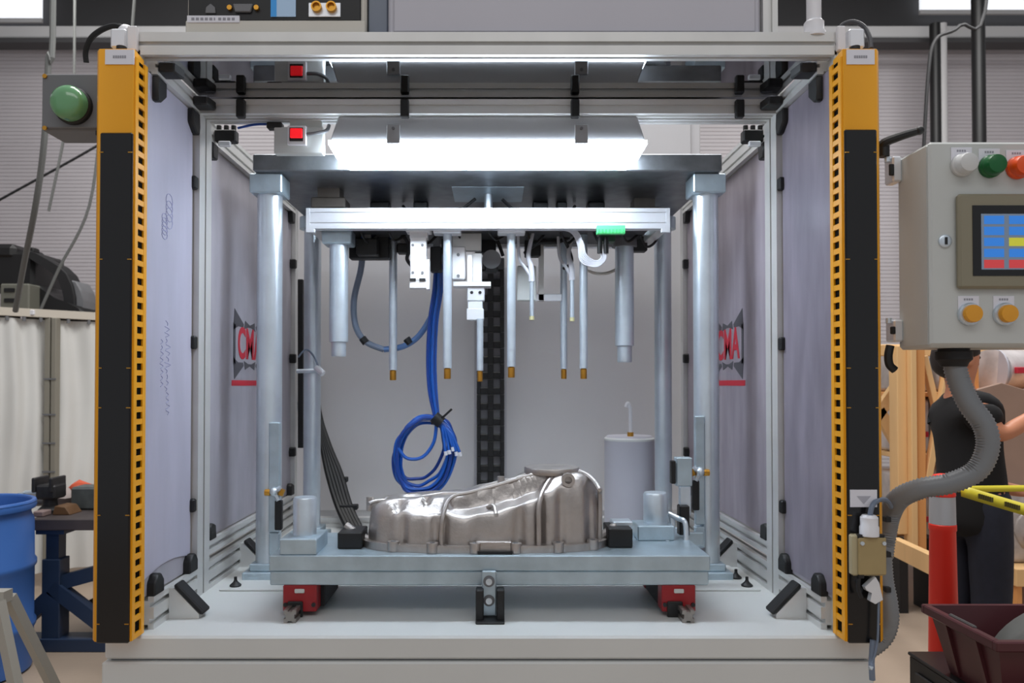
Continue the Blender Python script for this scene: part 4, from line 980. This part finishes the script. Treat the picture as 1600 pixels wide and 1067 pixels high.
bm_ = thing('black_machine', 'large black machine with a curved arm rising behind the curtain booth', 'machine', ground(40, 6.7))
Y = 6.6
MB().pbox(-80, 392, 52, 449, Y, Y + .5, .03).build('head', BLK, bm_)
MB().pbox(-80, 380, 22, 405, Y - .02, Y + .5, .04).pbox(36, 386, 52, 394, Y, Y + .1, .01).build('cap', BLK, bm_)
MB().prism([(at(u_, v_, Y).x, at(u_, v_, Y).z) for u_, v_ in ((46, 447), (72, 447), (82, 458), (95, 471), (112, 477), (134, 480), (144, 496), (46, 500))], 'XZ', Y - .1, Y + .4, .02).build('bed', BLK, bm_)
pts = [(44, 396), (58, 402), (75, 412), (92, 421), (104, 433), (111, 450), (114, 466), (114, 490)]
m = MB(); L = []
for i, (u_, v_) in enumerate(pts):
    a = Vector(pts[max(i - 1, 0)]); b = Vector(pts[min(i + 1, len(pts) - 1)]); d = (b - a).normalized(); n = Vector((-d.y, d.x)); wd = 5.5 + 3.5 * i / 7
    L.append((Vector((u_, v_)) + n * wd, Vector((u_, v_)) - n * wd))
poly = [at(l.x, l.y, Y) for l, r in L] + [at(r.x, r.y, Y) for l, r in reversed(L)]
m.prism([(v.x, v.z) for v in poly], 'XZ', Y - .06, Y + .12, .008).build('arm', RUB, bm_)
MB().prism([(at(u_, v_, Y).x, at(u_, v_, Y).z) for u_, v_ in ((112, 438), (122, 440), (130, 455), (133, 470), (134, 494), (114, 494))], 'XZ', Y - .03, Y + .2, .01).build('arm_guard', GREYBOX, bm_)
MB().box(XA(-40, Y), XA(120, Y), Y, Y + .5, 0, ZA(498, Y)).build('pedestal', RUB, bm_)
c = MB().pbox(0, 443, 45, 488, Y - .25, Y - .05, .01).build('control_box', mat('olive_grey_paint', (112, 112, 102), .5), bm_)
for k in range(2): MB().pbox(6, 450 + 16 * k, 22, 456 + 16 * k, Y - .26, Y - .25).build('display', BLK, c)
MB().box(XA(20, Y), XA(40, Y), Y - .2, Y - .08, 1.0, ZA(488, Y - .2)).build('control_arm', BLK, bm_)
tag(MB().pbox(43, 484, 52, 492, 5.22, 5.27, .004).build('white_block', WHITE), 'tiny white block resting on the curtain rail', 'block')

bd = thing('blue_drum', 'blue plastic drum with an open top standing on the floor', 'barrel', ground(-44, 3.72))
x = XA(-46, 3.72); BLUEP = mat('blue_drum_plastic', (62, 110, 186), .4, 0, .04, 4)
pr = [(.25, 0), (.272, .012), (.276, .05), (.278, .20), (.288, .215), (.288, .235), (.278, .25), (.279, .5), (.289, .515), (.289, .535), (.279, .55), (.276, .74), (.262, .775), (.262, .79), (.283, .80), (.287, .815), (.283, .83), (.262, .832), (.258, .80), (.255, .3), (.01, .3)]
MB().lathe(pr, (x, 3.72, 0), 56).build('shell', BLUEP, bd)
MB().tube([(x + .274 * math.cos(t), 3.72 + .274 * math.sin(t), .832) for t in [2 * math.pi * i / 24 for i in range(24)]], .012, 8, 2, True).build('rim', BLUEP, bd)

wbn = thing('navy_workbench', 'navy blue steel workbench with a cluttered dark top', 'workbench', ground(110, 4.1))
NAVY = mat('navy_paint', (38, 56, 84), .5, 0, .06, 6); STEELTOP = mat('dirty_steel_top', (84, 76, 76), .55, .3, .15, 10)
Y0, Y1 = 4.0, 4.75; zt2 = ZA(811, 4.0)
x0, x1 = XA(47, 4.0), XA(47, 4.0) + 1.1
MB().box(x0, x1, Y0, Y1, zt2 - .06, zt2, .005).build('top', STEELTOP, wbn)
xl_ = XA(85, 4.05)
for x in (xl_, x1 - .12):
    MB().box(x - .048, x + .048, 4.03, 4.13, .0, zt2 - .22, .004).box(x - .034, x + .034, 4.045, 4.115, zt2 - .22, zt2 - .08).box(x - .075, x + .075, 4.02, 4.14, zt2 - .085, zt2 - .06).build('leg', NAVY, wbn)
    MB().box(x - .048, x + .048, 4.6, 4.7, .0, zt2 - .06, .004).build('leg', NAVY, wbn)
xr_ = x1 - .12
MB().box(xl_ - .16, xr_ + .15, 4.02, 4.14, .0, .07, .004).build('foot_beam', NAVY, wbn)
bar((xl_, 4.08, zt2 - .36), (xr_, 4.08, zt2 - .12), .06, .075, 'brace', NAVY, wbn)
bar((xl_, 4.06, .34), (xl_ + .42, 4.06, .02), .06, .075, 'brace', NAVY, wbn)
bar((xl_, 4.06, .30), (xl_ - .16, 4.06, .02 + .13), .06, .075, 'brace', NAVY, wbn)
bar((xl_ + .1, 4.3, .16), (xr_, 4.3, .5), .08, .10, 'brace', BLK, wbn)
# things lying on the bench
def lump(name, px, py, w_, d_, h_, m_, label, cat, jit=.12, Y=4.3, sub=2):
    c = at(px, py, Y); o = MB().ball((c.x, Y, zt2 + h_ / 2), w_ / 2, d_ / 2, h_ / 2 * 1.03, sub, jit).build(name, m_, None, 50)
    o.location.z = zt2; return tag(o, label, cat)
DK = mat('dark_tool_metal', (52, 52, 54), .5, .4, .2, 20)
o = bar((XA(20, 4.5), 4.45, zt2 + .03), (XA(165, 4.5), 4.5, zt2 + .03), .07, .06, 'steel_bar', DK, None)
bar_o = o
tag(o, 'long dark steel bar lying along the back of the navy bench', 'bar')
v = thing('bench_vise', 'black bench vise at the end of the navy workbench', 'vise', (XA(82, 4.2), 4.2, zt2))
x = XA(80, 4.2); MB().lathe([(.06, 0), (.06, .02), (.04, .04), (.035, .09)], (x, 4.2, zt2), 16).build('base', DK, v)
MB().box(x - .05, x + .06, 4.14, 4.26, zt2 + .08, zt2 + .16, .01).build('body', DK, v)
MB().box(x - .065, x - .045, 4.13, 4.27, zt2 + .12, zt2 + .20, .005).build('jaw', DK, v); MB().box(x + .03, x + .05, 4.13, 4.27, zt2 + .12, zt2 + .20, .005).build('jaw', DK, v)
MB().cyl((x - .14, 4.2, zt2 + .11), (x + .0, 4.2, zt2 + .11), .014, n=10).cyl((x - .14, 4.14, zt2 + .11), (x - .14, 4.26, zt2 + .11), .008, n=8).build('screw_handle', STEEL, v)
lump('grinder_body', 60, 790, .12, .12, .09, GREYBOX, 'grey tool body lying left of the vise on the bench', 'tool', .1, 4.42)
lump('pale_rag', 98, 790, .15, .14, .10, mat('pale_rag', (176, 164, 160), .8), 'pale crumpled rag behind the brown block on the bench', 'rag', .2, 4.4)
lump('orange_rag', 124, 775, .14, .12, .12, mat('orange_rag', (222, 96, 62), .7), 'orange rag on the heap at the back of the bench', 'rag', .25, 4.62)
o = MB().prism([(XA(88, 4.15), zt2), (XA(117, 4.15), zt2), (XA(108, 4.15), zt2 + .045), (XA(92, 4.15), zt2 + .05)], 'XZ', 4.12, 4.24, .004).build('brown_block', mat('brown_block', (104, 74, 46), .7))
tag(o, 'small brown wedge block near the front edge of the bench', 'block')
o = MB().box(XA(114, 4.3), XA(160, 4.3), 4.28, 4.42, zt2, zt2 + .13, .012).build('grey_motor', mat('grey_green_motor', (92, 98, 98), .5, .3, .2, 20)); tag(o, 'grey motor housing beside the yellow column on the bench', 'motor')
o = MB().box(XA(60, 4.1), XA(76, 4.1), 4.06, 4.14, zt2, zt2 + .03, .005).build('small_part', mat('pinkish_part', (150, 130, 126), .6)); tag(o, 'small pinkish part on the front edge of the bench', 'part')

sh = thing('folding_stand', 'pale grey steel folding stand in front of the blue drum', 'stand', (-1.78, 2.6, 0))
PG = mat('pale_grey_steel', (178, 176, 168), .5, .2)
zt3 = ZA(922, 2.6)
a = at(6, 926, 2.6)
bar((a.x - .5, 2.6, zt3 - .02), (a.x + .015, 2.6, zt3 - .02), .05, .04, 'top_bar', PG, sh)
bar((a.x, 2.57, zt3 - .03), (a.x + .20, 2.50, .0), .03, .035, 'leg', PG, sh)
bar((a.x, 2.63, zt3 - .03), (a.x + .06, 3.0, .0), .03, .035, 'leg', PG, sh)
bar((a.x - .48, 2.57, zt3 - .03), (a.x - .68, 2.45, .0), .03, .035, 'leg', PG, sh)
bar((a.x - .48, 2.63, zt3 - .03), (a.x - .55, 3.0, .0), .03, .035, 'leg', PG, sh)
bar((a.x + .115, 2.53, .29), (a.x - .59, 2.5, .29), .02, .03, 'cross_bar', PG, sh)

GCAB = mat('grey_cable', (112, 114, 112), .5)
def cable(name, pts, r, label, m_=GCAB): return tag(MB().tube(pts, r, 8).build(name, m_), label, 'cable')
cable('hanging_cable', [at(84, -900, 4.0), at(83, 0, 4.0), at(76, 90, 4.0), at(72, 180, 4.05), at(66, 250, 4.1), at(54, 330, 4.2), at(38, 410, 4.4), at(24, 486, 4.6)], .016, 'thick grey cable hanging from the roof past the lamp box')
cable('hanging_cable', [at(116, -900, 6.2), at(116, 110, 6.2), at(100, 215, 6.2), at(76, 330, 6.2)], .011, 'thin grey cable hanging just right of the thick one')
cable('hanging_cable', [at(212, -900, 5.6), at(210, 0, 5.6), at(165, 150, 5.6), at(140, 320, 5.6), at(92, 420, 5.6), at(60, 492, 5.6)], .011, 'slack grey cable sloping down across the black machine')
cable('hanging_cable', [at(-120, 380, 7), at(0, 312, 7), at(148, 230, 7), at(260, 160, 7)], .012, 'dark cable stretched level across the siding behind the lamp box', RUB)

# ================================================================== background, right
for k, (px, Y, r, col, lab) in enumerate(((1463, 8.3, .055, BLK, 'dark steel pole beside the pale grey pipe'), (1474, 8.4, .05, LIGHTBEAM, 'pale grey pipe standing close behind a dark pole'), (1531, 7.6, .062, BLK, 'dark steel pole nearest the edge of the photo'))):
    x = XA(px, Y, 300); tag(MB().cyl((x, Y, 0), (x, Y, 6.35 if k == 2 else ZA(38, Y)), r, n=14).build('pole', col), lab, 'pole')
cable('sagging_wire', [at(1440, 300, 6.0), at(1450, 120, 6.0), at(1462, 62, 6.0), at(1500, 40, 6.0), at(1545, -30, 6.0), at(1560, -700, 6.0)], .014, 'thin dark wire draped from the roof beside the poles', RUB)

PINE = mat('pine_timber', (232, 190, 134), .6, 0, .12, 5, stretch=(1, 1, .15)); PINED = mat('orange_and_shaded_pine', (222, 156, 92), .6, 0, .12, 5, stretch=(1, 1, .15))
cr = thing('timber_crate', 'open pine timber crate frame holding plastic wrapped parts', 'crate', ground(1480, 5.2))
def stud(px0, px1, py0, py1, Y, d, m_=PINE, name='stud'):
    x0, x1 = XA(px0, Y), XA(px1, Y); return MB().box(x0, x1, Y, Y + d, max(0, ZA(py1, Y)), ZA(py0, Y), .004).build(name, m_, cr)
def brace(p, q, Y, w_, m_=PINE, d=.045):
    a, b = at(p[0], p[1], Y), at(q[0], q[1], Y); t = (b - a).normalized(); n = Vector((-t.z, 0, t.x)) * w_ / 2
    return MB().prism([((a + n).x, (a + n).z), ((b + n).x, (b + n).z), ((b - n).x, (b - n).z), ((a - n).x, (a - n).z)], 'XZ', Y, Y + d, .003).build('brace', m_, cr)
Yc = 4.6
stud(1424, 1433, 535, 870, Yc, .10, PINE); stud(1433, 1446, 535, 872, Yc + .02, .10, PINED)  # one post: second stud is its side face, shade put into the colour
stud(1402, 1417, 540, 835, Yc + .05, .10, PINE)
stud(1508, 1530, 520, 905, Yc + .3, .06, PINED)
stud(1360, 1480, 538, 556, Yc + .12, .06, PINE, 'rail'); stud(1500, 1700, 536, 552, Yc + .5, .06, PINE, 'rail')
brace((1368, 655), (1418, 585), Yc + .28, .075); brace((1374, 640), (1420, 720), Yc + .28, .075)
brace((1446, 556), (1466, 640), Yc + .06, .035, PINE); brace((1484, 575), (1450, 760), Yc + .02, .04, PINE)
brace((1482, 560), (1472, 650), Yc + .1, .035, PINED)
stud(1370, 1424, 813, 838, Yc + .15, .06, PINE, 'rail')
stud(1370, 1700, 818, 842, Yc + .9, .08, PINE, 'rail')
bar(at(1398, 853, Yc - .2), at(1512, 908, Yc - 1.0), .05, .10, 'skid', PINE, cr)
bar(at(1413, 866, Yc - .21), at(1427, 873, Yc - .3), .053, .05, 'blue_skid_end', mat('blue_end_paint', (44, 50, 110), .6), cr)
bar(at(1497, 898, Yc - .905), at(1506, 903, Yc - .97), .053, .05, 'blue_skid_end', bpy.data.materials['blue_end_paint'], cr)
for px0, px1 in ((1390, 1403), (1438, 1456), (1560, 1590)): stud(px0, px1, 841, 853, Yc + .3, .12, RUB, 'runner')
for px0, px1 in ((1390, 1403), (1438, 1456)):
    a, b = XA(px0, Yc + .2), XA(px1, Yc + .2); MB().box(a, b, Yc + .1, Yc + .3, 0, ZA(838, Yc + .2)).build('runner', RUB, cr)
MB().box(XA(1380, 5.0), XA(1720, 5.0), Yc + .22, 5.9, ZA(840, 5.0) - .03, ZA(840, 5.0), .004).build('deck_board', PINE, cr)
MB().box(XA(1380, 5.0), XA(1720, 5.0), Yc + .22, 5.9, ZA(705, 5.0) - .03, ZA(705, 5.0), .004).build('deck_board', PINE, cr)
MB().box(XA(1380, 5.0), XA(1720, 5.0), Yc + .22, 5.9, ZA(612, 5.0) - .03, ZA(612, 5.0), .004).build('deck_board', PINED, cr)
c2 = thing('timber_shelf', 'pine timber skid behind the jeans wearing worker', 'skid', ground(1585, 4.3))
MB().box(XA(1566, 4.3), XA(1760, 4.3), 4.2, 4.9, ZA(917, 4.2), ZA(889, 4.2), .004).build('beam', PINE, c2)
for px in (1570, 1700): MB().box(XA(px, 4.3), XA(px + 8, 4.3), 4.22, 4.5, 0, ZA(917, 4.2)).build('foot', PINED, c2)
WRAP = mat('plastic_wrapped_grey', (172, 164, 160), .3, 0, .22, 14, .3, 22, coat=.4); WRAPW = mat('plastic_wrapped_white', (206, 200, 200), .3, 0, .15, 12, .3, 20, coat=.4)
CARD = mat('brown_card', (156, 128, 112), .6, 0, .06, 6)
def bundle(px, py, w_, h_, d_, Y, zsup, m_, label, marks=1):
    x = XA(px, Y); z0 = zsup
    t = thing('wrapped_bundle', label, 'bundle', (x, Y, z0))
    MB().box(x - w_ / 2, x + w_ / 2, Y - d_ / 2, Y + d_ / 2, z0, z0 + h_, .03, 3).ball((x - w_ * .18, Y - d_ / 2, z0 + h_ * .45), w_ * .25, .03, h_ * .3, 2, .15).ball((x + w_ * .22, Y - d_ / 2, z0 + h_ * .55), w_ * .2, .035, h_ * .28, 2, .15).build('wrap', m_, t, 50)
    for k in range(marks):
        zz = z0 + h_ * (.3 + .35 * k); o = MB()
        for q_ in range(3): MB().box(x - w_ * .32 + q_ * w_ * .24, x - w_ * .32 + q_ * w_ * .24 + w_ * .17, Y - d_ / 2 - .045, Y - d_ / 2 - .03, zz, zz + .035, .003).build('red_print', REDINK, t)
D1, D2, D3 = ZA(840, 5.0), ZA(705, 5.0), ZA(612, 5.0)
bundle(1401, 0, .22, .44, .4, 5.08, D1, WRAP, 'grey plastic wrapped bundle low in the crate beside the yellow column', 2)
bundle(1462, 0, .24, .46, .4, 5.10, D1, WRAPW, 'white wrapped bundle low in the crate behind the leaning brace', 1)
bundle(1401, 0, .22, .35, .4, 5.08, D2, WRAPW, 'white wrapped bundle on the middle crate deck beside the yellow column', 1)
bundle(1462, 0, .24, .36, .4, 5.10, D2, WRAPW, 'white wrapped bundle with red print on the middle deck behind the stud', 1)
bundle(1401, 0, .22, .26, .4, 5.08, D3, WRAP, 'grey wrapped bundle on the top crate deck beside the yellow column', 0)
bundle(1464, 0, .22, .28, .4, 5.10, D3, WRAP, 'grey wrapped bundle on the top crate deck behind the hose', 0)
bundle(1590, 0, .36, .42, .35, 4.5, ZA(889, 4.2), WRAP, 'grey wrapped bundle standing on the timber skid', 2)
bundle(1592, 0, .42, .40, .4, 5.35, D1, WRAP, 'grey wrapped bundle low in the crate to the right of the worker', 1)
bundle(1596, 0, .42, .30, .4, 5.3, D2, WRAP, 'grey wrapped bundle behind the worker at waist height', 1)
# silver rolls on top, and a brown card sheet leaning below
rl = thing('wrapped_roll', 'shiny plastic wrapped roll with red print lying on the top deck', 'roll', (XA(1570, 5.0), 5.1, D3))
x = XA(1560, 5.1); MB().cyl((x - .12, 5.0, D3 + .14), (x + .42, 5.25, D3 + .17), .14, n=28).build('wrap', WRAPW, rl, 40)
o = MB()
for k in range(3): MB().box(x - .04 + k * .12, x + .04 + k * .12, 4.855 + k * .055, 4.89 + k * .055, D3 + .12 + k * .012, D3 + .16 + k * .012, .003).build('red_print', REDINK, rl)
MB().lathe([(.145, 0), (.145, .01), (.05, .012)], (x - .10, 5.0, D3 + .14), 24, 'X').build('end_disc', CABG, rl)
bundle(1536, 0, .2, .2, .3, 5.45, D3, WRAP, 'grey wrapped bundle on the top deck beside the shiny roll', 0)
tag(MB().prism([(XA(1514, 4.55), 0.0), (XA(1700, 4.55), 0.0), (XA(1700, 4.55), ZA(640, 4.55)), (XA(1560, 4.55), ZA(598, 4.55)), (XA(1516, 4.55), ZA(610, 4.55))], 'XZ', 4.52, 4.55, .003).build('card_sheet', CARD), 'brown card sheet standing behind the worker reaching out', 'sheet')

# delineator post and caution tape
dl = thing('delineator_post', 'orange red traffic post with a silver reflective band', 'traffic post', ground(1474, 2.92))
DY = 2.92; x = XA(1473, DY, 850); ORG = mat('orange_red_plastic', (255, 56, 40), .45)
def rr(z): return .058 - .016 * z / 1.07
MB().lathe([(.17, 0), (.17, .03), (.10, .045), (.068, .06)], (x, DY, 0), 8).build('base', RUB, dl)
MB().lathe([(rr(.05), .05), (rr(.855), .855), (rr(.86) + .003, .86), (rr(.88) + .003, .88), (rr(.885) - .002, .885), (rr(.99), .99), (rr(.99) + .003, .992), (rr(1.05), 1.05), (.03, 1.07), (.01, 1.075)], (x, DY, 0), 28).build('tube', ORG, dl)
MB().lathe([(rr(.885) + .0015, .883), (rr(.99) + .0015, .988)], (x, DY, 0), 28).build('reflective_band', mat('silver_band', (196, 198, 202), .35, .3), dl)
TAPE = mat('yellow_tape', (232, 218, 62), .35)
def tape(p, q, wd, sag, label, twist=0.0):
    m = MB(); V = []; n = 24
    for i in range(n + 1):
        t = i / n; c = Vector(p).lerp(Vector(q), t); c.z -= sag * 4 * t * (1 - t)
        tw = twist * math.sin(t * 5)
        V += [(c.x, c.y - wd * .5 * math.sin(tw), c.z - wd * .5 * math.cos(tw)), (c.x, c.y + wd * .5 * math.sin(tw), c.z + wd * .5 * math.cos(tw))]
    m._faces(V, [(2 * i, 2 * i + 1, 2 * i + 3, 2 * i + 2) for i in range(n)])
    o = tag(m.build('caution_tape', TAPE), label, 'tape'); sm = o.modifiers.new('thickness', 'SOLIDIFY'); sm.thickness = .0012; return o
a = Vector((x + .035, 2.88, ZA(764, 2.88)))
t1 = tape(a, at(2100, 752, 2.75), .024, .004, 'upper yellow caution tape stretched level from the orange post', .15)
t2 = tape(a + Vector((.005, -.012, -.004)), at(1990, 905, 2.3), .044, .005, 'lower yellow caution tape slanting down from the orange post', .12)
# dark lettering blocks on the lower tape
m = MB(); P, Q = a + Vector((.005, -.012, -.004)), at(1990, 905, 2.3)
for t0 in (.07, .17, .30, .45, .6, .75):
    for k in range(7):
        t = t0 + k * .008; c = P.lerp(Q, t); c.z -= .005 * 4 * t * (1 - t)
        m.box(c.x - .005, c.x + .004, c.y - .006, c.y - .004, c.z - .009, c.z + .009)
tag(m.build('lettering', mat('tape_ink', (96, 90, 44), .6), t2), kind='stuff')

# maroon bin on a black drawer cabinet
dc = thing('drawer_cabinet', 'black steel drawer cabinet under the maroon bin', 'cabinet', (1.75, 2.42, 0))
ZC = ZA(1018, 2.69); DKC = mat('black_cabinet_paint', (26, 26, 28), .4)
x0 = XA(1417, 2.69); MB().box(x0, 2.2, 2.1, 2.69, .03, ZC - .012, .004).build('body', DKC, dc)
MB().box(x0 - .004, 2.2, 2.095, 2.694, ZC - .012, ZC, .003).build('top', DKC, dc)
for k in range(3): MB().box(x0 - .010, x0 - .0, 2.14, 2.64, .06 + k * .125, .17 + k * .125, .003).build('drawer', mat('drawer_front', (44, 44, 46), .4) if k == 0 else bpy.data.materials['drawer_front'], dc)
for k in range(3): MB().box(x0 - .018, x0 - .010, 2.3, 2.48, .13 + k * .125, .145 + k * .125, .002).build('drawer_handle', GREYBOX, dc)
MB().box(x0 + .02, 2.18, 2.12, 2.67, 0, .03).build('plinth', BLK, dc)
MAR = mat('maroon_plastic', (78, 34, 40), .4, 0, .06, 8); DKI = mat('dark_bin_inside', (78, 76, 76), .5)
bn = thing('maroon_bin', 'maroon plastic tote bin on the black drawer cabinet', 'bin', (1.72, 2.37, ZC))
zr = ZA(945, 2.54); bx0, bx1, by0, by1 = XA(1447, 2.54), 2.05, 2.19, 2.54
def shell(ins, z0, z1, t, name, m_):
    m = MB(); R = []
    for (i, z) in ((ins, z0), (0, z1)): R.append([m.bm.verts.new(v) for v in ((bx0 + i, by0 + i, z), (bx1 - i, by0 + i, z), (bx1 - i, by1 - i, z), (bx0 + i, by1 - i, z))])
    for (i, z) in ((t, z1), (ins + t, z0 + t)): R.append([m.bm.verts.new(v) for v in ((bx0 + i, by0 + i, z), (bx1 - i, by0 + i, z), (bx1 - i, by1 - i, z), (bx0 + i, by1 - i, z))])
    for A_, B_ in zip(R, R[1:]):
        for k in range(4): m.bm.faces.new((A_[k], A_[(k + 1) % 4], B_[(k + 1) % 4], B_[k]))
    m.bm.faces.new(R[0]); m.bm.faces.new(R[-1]); return m.build(name, m_, bn)
shell(.045, ZC, zr, .006, 'tub', MAR)
MB().box(bx0 - .016, bx1 + .016, by0 - .016, by0 + .004, zr - .03, zr, .004).box(bx0 - .016, bx1 + .016, by1 - .004, by1 + .016, zr - .03, zr, .004).box(bx0 - .016, bx0 + .004, by0, by1, zr - .03, zr, .004).box(bx1 - .004, bx1 + .016, by0, by1, zr - .03, zr, .004).build('rim', MAR, bn)
MB().box(bx0 + .0, bx0 + .012, by0 + .11, by0 + .24, zr - .04, zr + .006, .004).build('handle_notch', DKI, bn)
for yy in (by0 + .10, by0 + .25): MB().prism([(bx0 - .012, zr - .01), (bx0 + .004, zr - .01), (bx0 + .048, ZC + .01), (bx0 + .036, ZC + .01)], 'XZ', yy - .008, yy + .008).build('side_rib', MAR, bn)
MB().prism([(bx0 + .30, zr - .075), (bx0 + .42, zr - .075), (bx0 + .42, zr - .06), (bx0 + .30, zr - .06)], 'XZ', by0 + .004, by0 + .02).build('label_holder', DKI, bn)
gs = thing('curved_guard', 'curved grey plastic guard lying in the maroon bin', 'guard', (1.72, 2.36, ZC + .01))
m = MB(); V = []; nu, nv = 16, 6
for j in range(nv + 1):
    for i in range(nu + 1):
        t = i / nu; th = math.pi * (.95 - .62 * t); r = .30 + .02 * math.sin(j)
        V.append((1.88 + r * math.cos(th), 2.26 + .2 * j / nv, ZC + .02 + r * .82 * math.sin(th) - .02))
m._faces(V, [(j * (nu + 1) + i, j * (nu + 1) + i + 1, (j + 1) * (nu + 1) + i + 1, (j + 1) * (nu + 1) + i) for j in range(nv) for i in range(nu)])
o = m.build('shell', mat('smoky_grey_plastic', (104, 106, 104), .3), gs, 60); o.modifiers.new('thickness', 'SOLIDIFY').thickness = .006
tag(MB().box(1.80, 1.93, 2.225, 2.27, ZC + .012, ZC + .14, .01).build('white_fitting', WHITE), 'white fitting lying at the bin wall', 'fitting')

# ================================================================== worker
pe = thing('person', 'person in black t-shirt and dark jeans reaching out beside a crate', 'person', (2.17, 3.42, 0))
SKIN = mat('skin', (206, 138, 104), .5, 0, .04, 10); SHIRT = mat('black_cotton', (18, 18, 20), .85); JEAN = mat('dark_denim', (30, 34, 48), .8, 0, .12, 30); HAIR = mat('dark_hair', (34, 26, 22), .6)
def skin(name, V, E, R, m_, sub=2, root=0):
    c = Vector((2.17, 3.42, 0)); me = bpy.data.meshes.new(name); me.from_pydata([tuple(Vector(v) - c) for v in V], E, []); o = bpy.data.objects.new(name, me); COL.objects.link(o); o.parent = pe; WORLD[o.name] = c
    sk = o.modifiers.new('skin', 'SKIN'); sk.use_smooth_shade = True
    for i, r in enumerate(R):
        r = r if isinstance(r, tuple) else (r, r); me.skin_vertices[0].data[i].radius = r; me.skin_vertices[0].data[i].use_root = (i == root)
    ss = o.modifiers.new('sub', 'SUBSURF'); ss.levels = sub; ss.render_levels = sub
    me.materials.append(m_); return o
V = []; E = []; R = []
def vert(p, r, par=None):
    V.append(tuple(p)); R.append(r); i = len(V) - 1
    if par is not None: E.append((par, i))
    return i
pel = vert((2.17, 3.42, .93), .10); wst = vert((2.16, 3.42, 1.08), .088, pel); ch = vert((2.145, 3.42, 1.22), .098, wst); cl = vert((2.14, 3.42, 1.325), (.09, .07), ch)
nk = vert((2.125, 3.42, 1.40), .05, cl); hb = vert((2.12, 3.425, 1.465), .072, nk); ht = vert((2.13, 3.43, 1.545), .088, hb); hp = vert((2.13, 3.43, 1.615), .066, ht)
def hand(w, d, side, upv, par, r=.026):
    w, d, side, upv = Vector(w), Vector(d).normalized(), Vector(side).normalized(), Vector(upv).normalized()
    p = vert(w + d * .05, .028, par)
    for k, ln in enumerate((.068, .078, .072, .056)):
        s_ = (k - 1.5) * .02
        a = vert(w + d * .092 + side * s_, .0095, p); b = vert(w + d * (.092 + ln * .55) + side * s_ * 1.05 - upv * .006, .0085, a); vert(w + d * (.092 + ln) + side * s_ * 1.05 - upv * .022, .0075, b)
    a = vert(w + d * .045 - side * .034, .011, p); b = vert(w + d * .075 - side * .05, .0095, a); vert(w + d * .10 - side * .05 - upv * .01, .008, b)
s = vert((2.11, 3.28, 1.315), .056, cl); e = vert((2.175, 3.235, 1.195), .043, s); w_ = vert((2.38, 3.27, 1.30), .030, e); hand((2.38, 3.27, 1.30), (.9, .2, .35), (0, 1, 0), (-.3, 0, 1), w_)
s = vert((2.16, 3.54, 1.315), .056, cl); e = vert((2.15, 3.53, 1.00), .043, s); w_ = vert((2.36, 3.43, .94), .030, e); hand((2.36, 3.43, .94), (.92, -.25, -.1), (0, .9, .3), (0, -.3, 1), w_)
LEGS = ((2.12, 3.49, 2.11), (2.18, 3.35, 2.18))
for sx, y, fx in LEGS:
    hpv = vert((sx + .02, y, .86), .09, pel); kn = vert((sx + .03, y, .48), .058, hpv); an = vert((fx, y, .09), .042, kn); to = vert((fx + .13, y + .04, .035), .034, an)
skin('body', V, E, R, SKIN)
HX, HZ = 2.13 - 2.205, 1.545 - 1.63
def fb(c, *a): return MB().ball((c[0] + HX, c[1], c[2] + HZ), *a)
fb((2.292, 3.455, 1.60), .014, .012, .02, 2).build('nose', SKIN, pe)
for dy in (-.03, .035): fb((2.279, 3.45 + dy, 1.625), .011, .011, .009, 2).build('eye', DARKINK, pe)
fb((2.277, 3.452, 1.562), .012, .024, .006, 2).build('mouth', mat('lips', (168, 92, 82), .5), pe)
fb((2.195, 3.342, 1.61), .016, .010, .03, 2).build('ear', SKIN, pe)
MB().ball((2.185 + HX, 3.43, 1.665 + HZ), .098, .092, .088, 3, .02).ball((2.15 + HX, 3.43, 1.62 + HZ), .07, .084, .09, 3, .02).build('hair', HAIR, pe, 60)
V = []; E = []; R = []
a0 = vert((2.17, 3.42, .72), .155); a = vert((2.17, 3.42, .84), .155, a0); b = vert((2.17, 3.42, .97), .150, a); c = vert((2.16, 3.42, 1.10), .140, b); d = vert((2.145, 3.42, 1.23), .148, c); e = vert((2.14, 3.42, 1.33), (.115, .095), d); vert((2.155, 3.42, 1.385), (.066, .064), e)
s = vert((2.11, 3.28, 1.315), .080, e); vert((2.165, 3.24, 1.215), .074, s)
s = vert((2.16, 3.54, 1.315), .080, e); vert((2.155, 3.54, 1.15), .076, s)
skin('t_shirt', V, E, R, SHIRT)
V = []; E = []; R = []
a = vert((2.17, 3.42, 1.02), .115); b = vert((2.17, 3.42, .88), .128, a)
for sx, y, fx in LEGS:
    h_ = vert((sx + .02, y, .80), .104, b); k = vert((sx + .03, y, .48), .084, h_); vert((fx + .005, y, .10), .072, k)
skin('jeans', V, E, R, JEAN)
for _, y, fx in LEGS:
    MB().box(fx - .06, fx + .20, y - .045, y + .055, 0, .075, .03, 3).build('shoe', RUB, pe, 60)
